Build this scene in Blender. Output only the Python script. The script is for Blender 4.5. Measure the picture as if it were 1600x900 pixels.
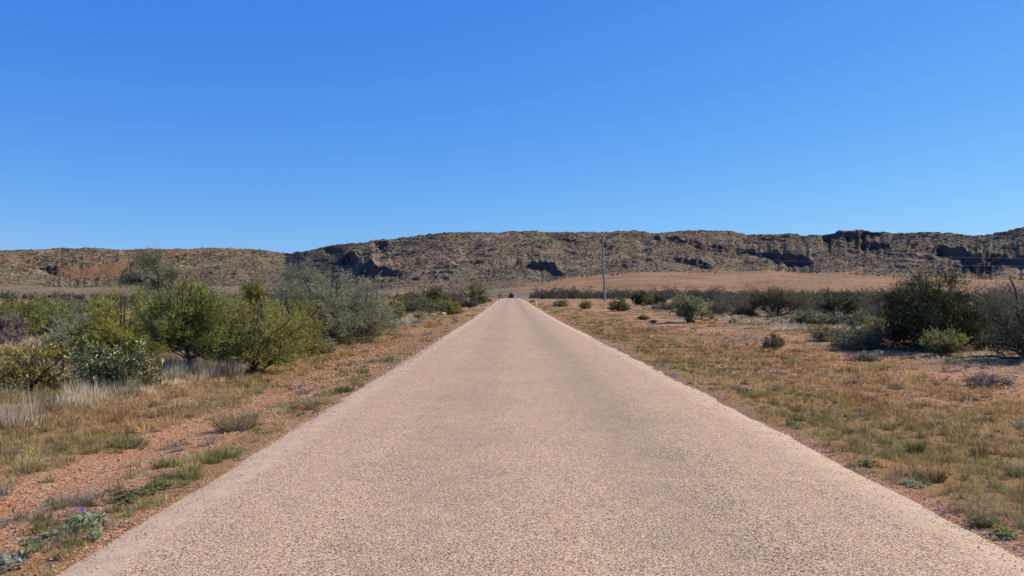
import bpy, math, random
import numpy as np
from mathutils import Vector, Matrix

for o in list(bpy.data.objects):
    bpy.data.objects.remove(o)
S = bpy.context.scene
COL = S.collection

# ------------------------------------------------------------------ camera
FPX, HZ, VX, EYE = 1244.0, 462.0, 797.0, 1.6
cd = bpy.data.cameras.new('camera'); cam = bpy.data.objects.new('camera', cd); COL.objects.link(cam)
cd.lens = 28.0; cd.sensor_width = 36.0; cd.clip_start = 0.1; cd.clip_end = 20000
cam.location = (0, 0, EYE)
cam.rotation_euler = (math.radians(90) + math.atan((HZ - 450) / FPX), 0, -math.atan((800 - VX) / FPX))
S.camera = cam

# ------------------------------------------------------------------ light
SUN_AZ, SUN_EL = math.radians(71), math.radians(41)      # azimuth measured from +Y towards +X
w = bpy.data.worlds.new("World"); S.world = w; w.use_nodes = True
nt = w.node_tree; nt.nodes.clear()
sky = nt.nodes.new('ShaderNodeTexSky'); sky.sky_type = 'NISHITA'; sky.sun_disc = False
sky.sun_elevation = SUN_EL; sky.sun_rotation = SUN_AZ
sky.altitude = 300; sky.air_density = 1.0; sky.dust_density = 0.15; sky.ozone_density = 3.0
sep = nt.nodes.new('ShaderNodeSeparateColor'); cmb = nt.nodes.new('ShaderNodeCombineColor'); nt.links.new(sky.outputs[0], sep.inputs[0])
for i, (gain, pw_) in enumerate(((0.255, 1.16), (0.715, 0.83), (3.1, 0.32))):     # camera-like colour response of a deep blue sky
    p_ = nt.nodes.new('ShaderNodeMath'); p_.operation = 'POWER'; nt.links.new(sep.outputs[i], p_.inputs[0]); p_.inputs[1].default_value = pw_
    m_ = nt.nodes.new('ShaderNodeMath'); m_.operation = 'MULTIPLY'; nt.links.new(p_.outputs[0], m_.inputs[0]); m_.inputs[1].default_value = gain
    nt.links.new(m_.outputs[0], cmb.inputs[i])
bg = nt.nodes.new('ShaderNodeBackground'); bg.inputs['Strength'].default_value = 0.14
wo = nt.nodes.new('ShaderNodeOutputWorld')
nt.links.new(cmb.outputs[0], bg.inputs[0]); nt.links.new(bg.outputs[0], wo.inputs[0])
sl = bpy.data.lights.new('sun', 'SUN'); sun = bpy.data.objects.new('sun', sl); COL.objects.link(sun)
sl.energy = 5.0; sl.angle = math.radians(0.53); sl.color = (1.0, 0.915, 0.69)
sd = Vector((math.sin(SUN_AZ) * math.cos(SUN_EL), math.cos(SUN_AZ) * math.cos(SUN_EL), math.sin(SUN_EL)))
sun.rotation_euler = sd.to_track_quat('Z', 'Y').to_euler()
S.view_settings.view_transform = 'Standard'; S.view_settings.look = 'None'
S.view_settings.exposure = 0.18; S.view_settings.gamma = 1.0; S.view_settings.use_curve_mapping = False

# ------------------------------------------------------------------ helpers
def hash2(ix, iy, seed):
    n = (ix.astype(np.int64) * 374761393 + iy.astype(np.int64) * 668265263 + seed * 1442695041) & 0xffffffff
    n = ((n ^ (n >> 13)) * 1274126177) & 0xffffffff
    n = (n ^ (n >> 16)) & 0xffffffff
    n = ((n ^ (n >> 15)) * 2246822519) & 0xffffffff
    return ((n ^ (n >> 13)) & 0xffffff) / float(0xffffff)
def vnoise(x, y, seed=0):
    x = np.asarray(x, float); y = np.asarray(y, float)
    x, y = np.broadcast_arrays(x, y)
    ix = np.floor(x); iy = np.floor(y); fx = x - ix; fy = y - iy
    fx = fx * fx * (3 - 2 * fx); fy = fy * fy * (3 - 2 * fy)
    a = hash2(ix, iy, seed); b = hash2(ix + 1, iy, seed); c = hash2(ix, iy + 1, seed); d = hash2(ix + 1, iy + 1, seed)
    return (a * (1 - fx) + b * fx) * (1 - fy) + (c * (1 - fx) + d * fx) * fy
def fbm(x, y, seed=0, o=4, g=0.5):
    s = 0; a = 1; t = 0
    for k in range(o):
        s = s + a * vnoise(np.asarray(x) * 2 ** k + 17.3 * k, np.asarray(y) * 2 ** k - 9.1 * k, seed + k); t += a; a *= g
    return s / t            # 0..1
def sstep(a, b, x):
    t = np.clip((x - a) / (b - a), 0, 1); return t * t * (3 - 2 * t)
def ip(x, pts):
    p = np.array(pts, float); return np.interp(x, p[:, 0], p[:, 1])

def link(o, parent=None):
    COL.objects.link(o)
    if parent is not None: o.parent = parent
    return o
def tag(o, label=None, cat=None, group=None, kind=None):
    if label: o['label'] = label
    if cat: o['category'] = cat
    if group: o['group'] = group
    if kind: o['kind'] = kind
    return o
def empty(name, loc, rz=0):
    o = bpy.data.objects.new(name, None); link(o); o.location = loc; o.rotation_euler = (0, 0, rz); o.empty_display_size = 0.3
    return o
def mesh_np(name, V, F, mat, parent=None, col=None, smooth=False, attrs=None):
    """V (n,3); F list of (m,k) int arrays or one; col (n,3)."""
    V = np.asarray(V, np.float32)
    if not isinstance(F, list): F = [F]
    F = [np.asarray(f, np.int32) for f in F if len(f)]
    me = bpy.data.meshes.new(name)
    me.vertices.add(len(V)); me.vertices.foreach_set('co', V.ravel())
    nl = sum(f.size for f in F); npol = sum(len(f) for f in F)
    me.loops.add(nl); me.polygons.add(npol)
    me.loops.foreach_set('vertex_index', np.concatenate([f.ravel() for f in F]))
    tot = np.concatenate([np.full(len(f), f.shape[1], np.int32) for f in F])
    st = np.concatenate([[0], np.cumsum(tot)[:-1]]).astype(np.int32)
    me.polygons.foreach_set('loop_start', st)
    try: me.polygons.foreach_set('loop_total', tot)
    except Exception: pass
    if smooth: me.polygons.foreach_set('use_smooth', np.ones(npol, bool))
    if col is not None:
        a = me.attributes.new('Col', 'FLOAT_COLOR', 'POINT')
        c = np.ones((len(V), 4), np.float32); c[:, :3] = col; a.data.foreach_set('color', c.ravel())
    if attrs:
        for k, v in attrs.items():
            a = me.attributes.new(k, 'FLOAT', 'POINT'); a.data.foreach_set('value', np.asarray(v, np.float32).ravel())
    me.update(calc_edges=True); me.validate()
    me.materials.append(mat)
    o = bpy.data.objects.new(name, me); return link(o, parent)

def newmat(name):
    m = bpy.data.materials.new(name); m.use_nodes = True; n = m.node_tree; n.nodes.clear()
    out = n.nodes.new('ShaderNodeOutputMaterial'); return m, n, out
def N(n, t, **k):
    o = n.nodes.new(t)
    for a, b in k.items():
        if hasattr(o, a): setattr(o, a, b)
        else: o.inputs[a].default_value = b
    return o
def mixc(n, fac, a, b, blend='MIX'):
    m = n.nodes.new('ShaderNodeMix'); m.data_type = 'RGBA'; m.blend_type = blend
    for s, v in (('Factor', fac), ('A', a), ('B', b)):
        if isinstance(v, bpy.types.NodeSocket): n.links.new(v, m.inputs[s])
        elif s == 'Factor': m.inputs[s].default_value = v
        else: m.inputs[s].default_value = (*v, 1)
    return m.outputs['Result']
def maprange(n, v, a, b, c=0.0, d=1.0):
    m = n.nodes.new('ShaderNodeMapRange'); n.links.new(v, m.inputs[0])
    for i, q in enumerate((a, b, c, d)): m.inputs[i + 1].default_value = q
    return m.outputs[0]
def math_(n, op, a, b=0.0):
    m = n.nodes.new('ShaderNodeMath'); m.operation = op
    for i, v in enumerate((a, b)):
        if isinstance(v, bpy.types.NodeSocket): n.links.new(v, m.inputs[i])
        else: m.inputs[i].default_value = v
    return m.outputs[0]
def noise(n, co, scale, detail=3, rough=0.55, out=0):
    t = N(n, 'ShaderNodeTexNoise'); t.inputs['Scale'].default_value = scale; t.inputs['Detail'].default_value = detail
    t.inputs['Roughness'].default_value = rough; n.links.new(co, t.inputs['Vector']); return t.outputs[out]
def attr(n, name, out='Color'):
    a = N(n, 'ShaderNodeAttribute'); a.attribute_name = name; return a.outputs[out]

def leaf_mat(name, trans=0.28, rough=0.6):
    m, n, out = newmat(name); c = attr(n, 'Col')
    p = N(n, 'ShaderNodeBsdfPrincipled'); n.links.new(c, p.inputs['Base Color']); p.inputs['Roughness'].default_value = rough
    p.inputs['Specular IOR Level'].default_value = 0.25
    t = N(n, 'ShaderNodeBsdfTranslucent'); n.links.new(c, t.inputs['Color'])
    mx = N(n, 'ShaderNodeMixShader'); mx.inputs[0].default_value = trans
    n.links.new(p.outputs[0], mx.inputs[1]); n.links.new(t.outputs[0], mx.inputs[2]); n.links.new(mx.outputs[0], out.inputs[0]); return m
def bark_mat(name, c1, c2, scale=12, rough=0.9):
    m, n, out = newmat(name); tc = N(n, 'ShaderNodeTexCoord').outputs['Object']
    f = noise(n, tc, scale, 5, 0.65); c = mixc(n, maprange(n, f, 0.35, 0.65), c1, c2)
    p = N(n, 'ShaderNodeBsdfPrincipled'); n.links.new(c, p.inputs['Base Color']); p.inputs['Roughness'].default_value = rough
    b = N(n, 'ShaderNodeBump'); b.inputs['Strength'].default_value = 0.5; b.inputs['Distance'].default_value = 0.01
    n.links.new(f, b.inputs['Height']); n.links.new(b.outputs[0], p.inputs['Normal']); n.links.new(p.outputs[0], out.inputs[0]); return m

# ------------------------------------------------------------------ materials
M = {}
M['leaf'] = leaf_mat('leaf', 0.40); M['waxy_leaf'] = leaf_mat('waxy_leaf', 0.15, 0.42)
M['grass'] = leaf_mat('grass', 0.35, 0.7)
M['bark'] = bark_mat('bark', (0.035, 0.026, 0.022), (0.10, 0.08, 0.068))
M['dead_wood'] = bark_mat('dead_wood', (0.06, 0.052, 0.048), (0.22, 0.20, 0.185))
M['pale_wood'] = bark_mat('pale_wood', (0.16, 0.14, 0.12), (0.34, 0.31, 0.28))
M['galvanised_steel'] = bark_mat('galvanised_steel', (0.20, 0.20, 0.20), (0.31, 0.31, 0.31), 5, 0.45)
M['dark_porcelain'] = bark_mat('dark_porcelain', (0.04, 0.03, 0.03), (0.07, 0.05, 0.045), 8, 0.3)
M['white_paint'] = bark_mat('white_paint', (0.74, 0.73, 0.70), (0.82, 0.81, 0.79), 9, 0.5)
M['red_reflector'] = bark_mat('red_reflector', (0.45, 0.02, 0.02), (0.55, 0.03, 0.02), 30, 0.25)
M['wire'] = bark_mat('wire', (0.35, 0.36, 0.38), (0.45, 0.46, 0.48), 2, 0.4)
M['purple_petal'] = bark_mat('purple_petal', (0.17, 0.05, 0.42), (0.28, 0.10, 0.60), 60, 0.6)

def stone_mat(name):
    m, n, out = newmat(name); c = attr(n, 'Col'); tc = N(n, 'ShaderNodeTexCoord').outputs['Object']
    f = noise(n, tc, 60, 3, .6); c2 = mixc(n, 1.0, c, mixc(n, f, (0.7, 0.7, 0.7), (1.25, 1.2, 1.15)), 'MULTIPLY')
    p = N(n, 'ShaderNodeBsdfPrincipled'); n.links.new(c2, p.inputs['Base Color']); p.inputs['Roughness'].default_value = 0.9
    p.inputs['Specular IOR Level'].default_value = 0.2
    n.links.new(p.outputs[0], out.inputs[0]); return m
M['stone'] = stone_mat('stone')

def ground_mat():
    m, n, out = newmat('red_soil'); tc = N(n, 'ShaderNodeTexCoord').outputs['Object']
    lit = attr(n, 'litter', 'Fac')
    n1 = noise(n, tc, 0.9, 6, 0.6); n2 = noise(n, tc, 14, 5, 0.65); n3 = noise(n, tc, 70, 3, 0.6)
    red = mixc(n, maprange(n, n2, 0.35, 0.65), (0.38, 0.13, 0.042), (0.54, 0.24, 0.095))
    red = mixc(n, maprange(n, n1, 0.4, 0.7), red, (0.48, 0.25, 0.115))
    v = N(n, 'ShaderNodeTexVoronoi'); v.inputs['Scale'].default_value = 55; n.links.new(tc, v.inputs['Vector'])
    sp = N(n, 'ShaderNodeSeparateColor'); n.links.new(v.outputs['Color'], sp.inputs[0])
    red = mixc(n, maprange(n, sp.outputs[0], 0.72, 0.8), red, (0.52, 0.38, 0.29))
    red = mixc(n, maprange(n, sp.outputs[1], 0.84, 0.9), red, (0.14, 0.085, 0.065))
    dry = mixc(n, maprange(n, n3, 0.35, 0.65), (0.13, 0.07, 0.032), (0.42, 0.26, 0.125))
    dry = mixc(n, maprange(n, n1, 0.35, 0.65), dry, (0.30, 0.17, 0.08))
    f = math_(n, 'ADD', lit, maprange(n, n2, 0.3, 0.7, -0.35, 0.35))
    c = mixc(n, maprange(n, f, 0.35, 0.65), red, dry)
    p = N(n, 'ShaderNodeBsdfPrincipled'); n.links.new(c, p.inputs['Base Color']); p.inputs['Roughness'].default_value = 0.95
    p.inputs['Specular IOR Level'].default_value = 0.1
    b = N(n, 'ShaderNodeBump'); b.inputs['Strength'].default_value = 0.9; b.inputs['Distance'].default_value = 0.03
    n.links.new(math_(n, 'ADD', n2, math_(n, 'MULTIPLY', n3, 0.6)), b.inputs['Height']); n.links.new(b.outputs[0], p.inputs['Normal'])
    n.links.new(p.outputs[0], out.inputs[0]); return m
def road_mat():
    m, n, out = newmat('chip_seal'); tc = N(n, 'ShaderNodeTexCoord').outputs['Object']
    e = attr(n, 'edge', 'Fac'); tr = attr(n, 'track', 'Fac')
    v = N(n, 'ShaderNodeTexVoronoi'); v.inputs['Scale'].default_value = 115; n.links.new(tc, v.inputs['Vector'])
    sp = N(n, 'ShaderNodeSeparateColor'); n.links.new(v.outputs['Color'], sp.inputs[0])
    r = N(n, 'ShaderNodeValToRGB'); n.links.new(sp.outputs[0], r.inputs[0]); cr = r.color_ramp
    cr.elements[0].position = 0; cr.elements[0].color = (0.16, 0.13, 0.11, 1)
    cr.elements[1].position = 1; cr.elements[1].color = (0.84, 0.74, 0.56, 1)
    for ps, c in ((0.18, (0.48, 0.29, 0.17)), (0.45, (0.67, 0.415, 0.245)), (0.8, (0.79, 0.525, 0.32))):
        q = cr.elements.new(ps); q.color = (*c, 1)
    stone = r.outputs[0]
    # binder showing between chips where wheels have polished the fines away
    big = noise(n, tc, 0.55, 5, 0.6); mid = noise(n, tc, 4.5, 4, 0.6)
    fine = noise(n, tc, 80, 2, 0.55); blot = noise(n, tc, 26, 2, 0.6)
    g = math_(n, 'ADD', tr, maprange(n, big, 0.3, 0.7, -0.2, 0.2)); g = math_(n, 'ADD', g, maprange(n, mid, 0.3, 0.7, -0.22, 0.22))
    thr = maprange(n, g, 0.0, 1.0, 0.585, 0.50)
    gap = maprange(n, math_(n, 'SUBTRACT', fine, thr), -0.02, 0.05)
    dgap = maprange(n, v.outputs['Distance'], 0.45, 0.75)
    gap = math_(n, 'MAXIMUM', gap, math_(n, 'MULTIPLY', dgap, 0.55)); gap = math_(n, 'MAXIMUM', gap, maprange(n, blot, 0.70, 0.76))
    stone = mixc(n, maprange(n, g, 0.1, 1.1, 0, 0.42), stone, (0.42, 0.33, 0.26))
    c = mixc(n, gap, stone, (0.05, 0.042, 0.038))
    st1 = noise(n, tc, 1.7, 4, 0.65); c = mixc(n, maprange(n, st1, 0.66, 0.74, 0, 0.12), c, (0.20, 0.165, 0.145))
    dust = math_(n, 'ADD', e, maprange(n, mid, 0.3, 0.7, -0.35, 0.35))
    c = mixc(n, maprange(n, dust, 0.3, 0.9, 0, 0.72), c, mixc(n, fine, (0.49, 0.33, 0.205), (0.76, 0.58, 0.40)))
    p = N(n, 'ShaderNodeBsdfPrincipled'); n.links.new(c, p.inputs['Base Color']); p.inputs['Roughness'].default_value = 0.93
    p.inputs['Specular IOR Level'].default_value = 0.15
    b = N(n, 'ShaderNodeBump'); b.inputs['Strength'].default_value = 0.45; b.inputs['Distance'].default_value = 0.005
    n.links.new(math_(n, 'SUBTRACT', fine, v.outputs['Distance']), b.inputs['Height']); n.links.new(b.outputs[0], p.inputs['Normal'])
    n.links.new(p.outputs[0], out.inputs[0]); return m
def hill_mat():
    m, n, out = newmat('rocky_hillside'); tc = N(n, 'ShaderNodeTexCoord').outputs['Object']; c = attr(n, 'Col')
    f = noise(n, tc, 0.11, 6, 0.7); f2 = noise(n, tc, 0.9, 3, 0.6); f3 = noise(n, tc, 0.03, 4, 0.6)
    k = mixc(n, maprange(n, f, 0.32, 0.68), (0.68, 0.68, 0.68), (1.2, 1.17, 1.12))
    c = mixc(n, 1.0, c, k, 'MULTIPLY')
    k2 = mixc(n, maprange(n, f3, 0.35, 0.65), (1.12, 0.98, 0.90), (0.92, 1.0, 1.0)); c = mixc(n, 1.0, c, k2, 'MULTIPLY')
    p = N(n, 'ShaderNodeBsdfPrincipled'); n.links.new(c, p.inputs['Base Color']); p.inputs['Roughness'].default_value = 0.95
    p.inputs['Specular IOR Level'].default_value = 0.1
    b = N(n, 'ShaderNodeBump'); b.inputs['Strength'].default_value = 0.7; b.inputs['Distance'].default_value = 2.2
    n.links.new(math_(n, 'ADD', f, math_(n, 'MULTIPLY', f2, 0.3)), b.inputs['Height']); n.links.new(b.outputs[0], p.inputs['Normal'])
    n.links.new(p.outputs[0], out.inputs[0]); return m
M['ground'] = ground_mat(); M['road'] = road_mat(); M['hill'] = hill_mat()

# ------------------------------------------------------------------ ground
RL, RR = -2.64, 3.2                                       # road edges
def prof(y):
    return ip(y, [(-100, 0), (55, 0), (80, .1), (110, .25), (135, .42), (165, .56), (220, .68), (285, .70), (330, .4), (400, -.4), (520, -1), (900, -1.2), (6000, -1.2)])
def edge_l(y): return RL + 0.16 * (fbm(y * 1.6, 3.3, 5, 4) - 0.5) + 0.14 * (fbm(y * 0.07, 1.1, 6, 2) - 0.5)
def edge_r(y): return RR + 0.18 * (fbm(y * 1.6, 8.3, 7, 4) - 0.5) + 0.14 * (fbm(y * 0.07, 5.1, 8, 2) - 0.5)
def gz(x, y):
    x = np.asarray(x, float); y = np.asarray(y, float)
    off = np.maximum(edge_l(y) - x, x - edge_r(y))        # distance outside the seal
    k = sstep(0.0, 1.2, off)
    b = 0.07 * (fbm(x * 0.8, y * 0.8, 21, 4) - 0.45) + 0.25 * sstep(3, 14, off) * (fbm(x * 0.13, y * 0.13, 22, 3) - 0.4)
    dip = -0.07 * sstep(0.3, 1.4, off)
    return prof(y) * np.exp(-(x / 70) ** 2) + np.where(off < 0, -0.02, 0) + k * b + dip * (1 - sstep(4, 8, off))
def litter(x, y):
    """0 = bare red soil, 1 = covered by dry litter and turf"""
    l = edge_l(y) - x; r = x - edge_r(y)
    pl = ip(l, [(-9, 0), (0, .5), (.1, .75), (.40, .65), (.52, .15), (1.5, .08), (1.8, .8), (4.5, .9), (6, .6), (8, .55), (14, .5), (60, .62)])
    pr = ip(r, [(-9, 0), (0, .55), (.15, .8), (1.0, .8), (1.5, .65), (2.0, .8), (4.5, .82), (5.5, .5), (7.0, .5), (9, .85), (14, .75), (60, .8)])
    pl = pl + (.8 - pl) * sstep(13, 26, y) * .75 * (l > 0)
    p = np.where(l > r, pl, pr)
    n = fbm(x * 0.9, y * 0.55, 31, 4) - 0.5
    n2 = fbm(x * 3.1, y * 2.2, 32, 3) - 0.5
    far = sstep(60, 160, y)
    p = p + n * 1.5 + n2 * 0.6
    # the dirt side track meeting the road
    st = np.exp(-((y - 98) / 5.0) ** 2) * (x < RL) * (x > -22)
    return np.clip(p * (1 - 0.85 * st) + 0.05 * far, 0, 1)

def axis(pts):
    out = []
    for a, b, s in pts: out.append(np.arange(a, b, s))
    return np.unique(np.concatenate(out))
def geo(a, b, r): 
    o = [a]
    s = a * (r - 1)
    while o[-1] < b: o.append(o[-1] * r)
    return np.array(o)
def grid_faces(nr, nc):
    i = np.arange(nr - 1)[:, None] * nc + np.arange(nc - 1)[None]
    return np.stack([i, i + 1, i + nc + 1, i + nc], -1).reshape(-1, 4)
xs = np.concatenate([-geo(14, 5200, 1.07)[::-1], axis([(-13.8, 14, 0.11)]), geo(14, 5200, 1.07)])
ys = np.concatenate([-geo(3, 900, 1.3)[::-1], axis([(-2, 12, 0.1)]), geo(12, 6500, 1.0095)])
X, Y = np.meshgrid(xs, ys)
g = mesh_np('ground', np.stack([X, Y, gz(X, Y)], -1).reshape(-1, 3), grid_faces(len(ys), len(xs)), M['ground'], smooth=True, attrs={'litter': litter(X, Y)})
tag(g, 'flat red soil plain with dry litter either side of the road', 'ground', kind='structure')

# road
ys = np.concatenate([axis([(-8, 12, 0.06)]), geo(12, 345, 1.005)]); tt = np.linspace(0, 1, 34)
el = edge_l(ys)[:, None]; er = edge_r(ys)[:, None]
X = el + (er - el) * tt[None]; Y = np.broadcast_to(ys[:, None], X.shape)
cr = 0.035 * (1 - ((tt - .5) * 2) ** 2)[None]
Z = prof(Y) * np.exp(-(X / 70) ** 2) + 0.006 + cr
Z[:, 0] -= 0.03; Z[:, -1] -= 0.03
dl = X - el; dr = er - X
e = np.clip(1 - np.minimum(dl * 1.0, dr * 1.0) / 0.75, 0, 1)
trk = 0.36 * np.exp(-((X + 0.55) / .55) ** 2) + 0.55 * np.exp(-((X - 1.35) / .6) ** 2) + 0.12
o = mesh_np('road', np.stack([X, Y, Z], -1).reshape(-1, 3), grid_faces(len(ys), len(tt)), M['road'], smooth=True, attrs={'edge': e, 'track': trk})
tag(o, 'straight pinkish chip sealed road running to a low crest', 'road', kind='structure')

# ------------------------------------------------------------------ hills
def px2x(px, d): return (px - VX) / FPX * d
U = np.arange(-520, 2150, 1.5)
NU = len(U)
skyl = ip(U, [(-520, 402), (-200, 397), (0, 393), (60, 391), (120, 390), (170, 389), (260, 390), (345, 387), (400, 390), (445, 395), (480, 392), (510, 386), (560, 378), (620, 370), (700, 362), (800, 360.5), (880, 361.5), (950, 362), (965, 360), (1040, 362), (1100, 361), (1140, 361.5), (1165, 367), (1210, 366.5), (1235, 365), (1255, 369), (1290, 367), (1310, 361.5), (1345, 360.5), (1385, 364), (1460, 364), (1545, 366.5), (1570, 361), (1600, 353), (1700, 344), (2150, 350)])
skyl = skyl + 1.2 + 2.4 * (fbm(U / 38., U * 0 + 2, 190, 3) - .5)
R = ip(U, [(-520, 1300), (0, 1550), (250, 1850), (400, 2250), (445, 2350), (480, 2000), (560, 1800), (700, 1750), (900, 1850), (1150, 2050), (1290, 1950), (1400, 1850), (1600, 1550), (2150, 1300)])
ftv = ip(U, [(-520, 450), (0, 447), (130, 449), (300, 446), (450, 448), (600, 453), (740, 457), (830, 447), (900, 437), (1000, 429), (1150, 430), (1210, 425), (1300, 429), (1400, 434), (1600, 438), (2150, 440)])
ftd = ip(U, [(-520, 1000), (0, 1150), (300, 1450), (450, 1500), (600, 1050), (800, 1050), (1000, 1150), (1250, 1250), (1600, 1000), (2150, 900)])
fd = ip(U, [(-520, 480), (0, 560), (450, 700), (800, 520), (2150, 480)])
NF, NH, NB = 46, 420, 14
# cliff patches: (list of (u, v_top, v_bot), softness in u)
CL = [
 [(60, 404, 404), (90, 400, 406), (150, 399, 405), (205, 402, 406), (212, 404, 404)],
 [(110, 424, 424), (140, 421, 430), (190, 419, 432), (232, 424, 428), (236, 426, 426)],
 [(225, 391, 400), (300, 390, 404), (350, 388.5, 402), (398, 391, 400), (402, 395, 395)],
 [(55, 420, 420), (85, 412, 440), (130, 411, 446), (180, 409, 440), (205, 413, 425)],
 [(255, 397, 397), (262, 396, 409), (276, 397, 409), (282, 400, 400)],
 [(500, 391, 396), (520, 388, 400), (536, 389, 399)],
 [(582, 375, 393), (596, 375, 394), (606, 380, 390)],
 [(528, 416, 423), (545, 400, 421), (556, 403, 419), (562, 412, 412)],
 [(560, 424, 433), (580, 411, 440), (600, 410, 442), (618, 418, 438), (640, 426, 430)],
 [(424, 424, 432), (450, 428, 438), (470, 430, 434)],
 [(808, 414, 424), (826, 409, 424), (850, 410, 432), (878, 424, 434), (884, 426, 430)],
 [(868, 374, 380), (890, 377, 386), (906, 380, 386)],
 [(962, 419, 423), (978, 418, 426), (1000, 421, 423)],
 [(936, 384, 390), (948, 385, 396), (960, 386, 392)],
 [(988, 373, 380), (1004, 373, 386), (1028, 374, 385), (1034, 377, 384)],
 [(1038, 378, 384), (1060, 378, 389), (1082, 382, 392), (1120, 383, 396), (1160, 387, 398), (1182, 391, 402)],
 [(1178, 397, 403), (1200, 392, 410), (1216, 393, 419), (1245, 396, 424), (1268, 401, 424), (1290, 409, 412)],
 [(1050, 408, 412), (1075, 406, 422), (1105, 414, 426), (1120, 420, 424)],
 [(1284, 368, 380), (1296, 362, 384), (1340, 363, 385), (1372, 364, 379), (1380, 368, 374)],
 [(1346, 376, 386), (1370, 378, 397), (1392, 384, 396), (1394, 388, 392)],
 [(1100, 368, 370), (1140, 369, 373), (1200, 374, 379), (1250, 378, 382), (1280, 381, 382)],
 [(1296, 392, 394), (1340, 396, 402), (1400, 400, 406), (1450, 404, 409), (1458, 406, 407)],
 [(620, 392, 394), (660, 389, 393), (720, 388, 391), (760, 390, 391)],
 [(1414, 394, 397), (1422, 384, 398), (1448, 383, 393), (1452, 386, 388)],
 [(1458, 396, 404), (1472, 387, 408), (1500, 393, 413), (1524, 395, 427), (1546, 394, 424), (1568, 399, 408), (1582, 402, 422), (1640, 402, 434), (1750, 396, 440), (2100, 400, 430)],
 [(880, 392, 398), (905, 396, 402), (912, 399, 401)],
 [(700, 404, 408), (716, 402, 410), (726, 405, 408)],
]
v01 = np.linspace(0, 1, NH)[:, None]
V = ftv[None] + (skyl - ftv)[None] * (v01 * .93 + .07 * np.sin(v01 * math.pi / 2))
UU = np.broadcast_to(U[None], V.shape)
Dh = ftd[None] + (R - ftd)[None] * v01
# cliff bands: the ground drops by the band's height along a ragged line and recovers gently either side
step = np.zeros(V.shape); cm = np.zeros(V.shape)
for ci_, c in enumerate(CL):
    a = np.array(c, float); uq = U + 10 * (fbm(U / 9, U * 0, 51 + ci_, 3) - .5)
    t = np.interp(uq, a[:, 0], a[:, 1]); b = np.interp(uq, a[:, 0], a[:, 2]); inside = (uq >= a[0, 0]) & (uq <= a[-1, 0])
    hgt = np.maximum(b - t, 0) * inside * np.interp(uq, [a[0, 0], a[0, 0] + 3, a[-1, 0] - 3, a[-1, 0]], [0, 1, 1, 0])
    fu = .5 * sstep(4, 18, t - skyl); vm = (t + b) / 2 * (fu * 2) + t * (1 - fu * 2); vq = (ftv - vm) / np.maximum(ftv - skyl, 1e-3)
    D0 = ftd + (R - ftd) * np.clip(vq, .02, .97)
    D0 = D0 + 36 * (fbm(U / 34, U * 0 + 3, 152 + ci_, 2) - .5) + 9 * (fbm(U / 9, U * 0 + 3, 153 + ci_, 3) - .5)
    H_ = (.62 if ci_ < 4 else .88) * hgt / FPX * D0 * (.75 + .5 * fbm(U / 6, U * 0, 154 + ci_, 2)) * ((.45 + .55 * sstep(.3, .6, fbm(U / 26, U * 0 + 9, 156 + ci_, 3))) if ci_ < 4 else (.72 + .4 * sstep(.3, .6, fbm(U / 12, U * 0 + 9, 156 + ci_, 3)))); L_ = 4.5 * H_ + 8
    x = Dh - D0[None]
    for q, wt in ((-5, .45), (4, .55)):                      # two tiers with a narrow ledge between
        xx = x - q - 5 * (fbm(U / 5, U * 0 + q, 155 + ci_, 2) - .5)[None]
        sg_ = sstep(-1.8, 1.8, xx) * 2 - 1
        step = step + wt * H_[None] * np.where(sg_ > 0, sg_ * fu[None], sg_ * (1 - fu[None])) * np.exp(-np.abs(xx) / L_[None])
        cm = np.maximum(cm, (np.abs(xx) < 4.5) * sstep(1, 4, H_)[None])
hillpart = sstep(0.02, 0.15, v01)
f01 = np.linspace(0, 1, NF)[:-1, None]
Df = fd[None] + (ftd - fd)[None] * f01
Vf0 = HZ + FPX * (EYE + 2.2) / fd                          # foot lies under the plain
Vf = Vf0[None] + (ftv - Vf0)[None] * f01 ** 0.62
D = np.concatenate([Df, Dh], 0); VV = np.concatenate([Vf, V], 0)
Zt = EYE + (HZ - VV) / FPX * D
b01 = np.linspace(0, 1, NB + 1)[1:, None]
Db = D[-1:] + 900 * b01; Zb = Zt[-1:] - (Zt[-1:] * 0.9 + 5) * b01 ** 1.4
D = np.concatenate([D, Db], 0); Zt = np.concatenate([Zt, Zb], 0)
UA = np.broadcast_to(U[None], D.shape)
HX = (UA - VX) / FPX * D; HY = D
def rid(x, y, s): return 1 - np.abs(2 * fbm(x, y, s, 3) - 1)
amp = np.concatenate([np.zeros(NF - 1), sstep(0, .25, v01[:, 0]) , np.ones(NB)])[:, None]
fanamp = 1 - amp
ad = np.concatenate([np.zeros(NF - 1), 1 - sstep(.86, 1, v01[:, 0]) * .66, np.ones(NB) * .34])[:, None]
ha = HX * .82 + HY * .57; hb = -HX * .57 + HY * .82
Zn = amp * ad * (20 * (rid(ha / 260, hb / 150, 61) - .6) + 6 * (rid(hb / 80 + 3, ha / 50, 66) - .6) + 7 * (fbm(ha / 36, hb / 26, 62, 3) - .5)) + amp * (3.2 * (fbm(HX / 11, HY / 15, 63, 3) - .5) + 2.6 * (vnoise(HX / 4.5, HY / 6, 64) - .5))
Zn = Zn + fanamp * (1.3 * (fbm(HX / 60, HY / 90, 65, 3) - .5) + 5 * sstep(600, 1000, HY) * (fbm(HX / 170, HY / 210, 67, 2) - .5))
step_ = np.concatenate([np.zeros((NF - 1, NU)), step, np.zeros((NB, NU))])
HZt = Zt + Zn
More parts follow.
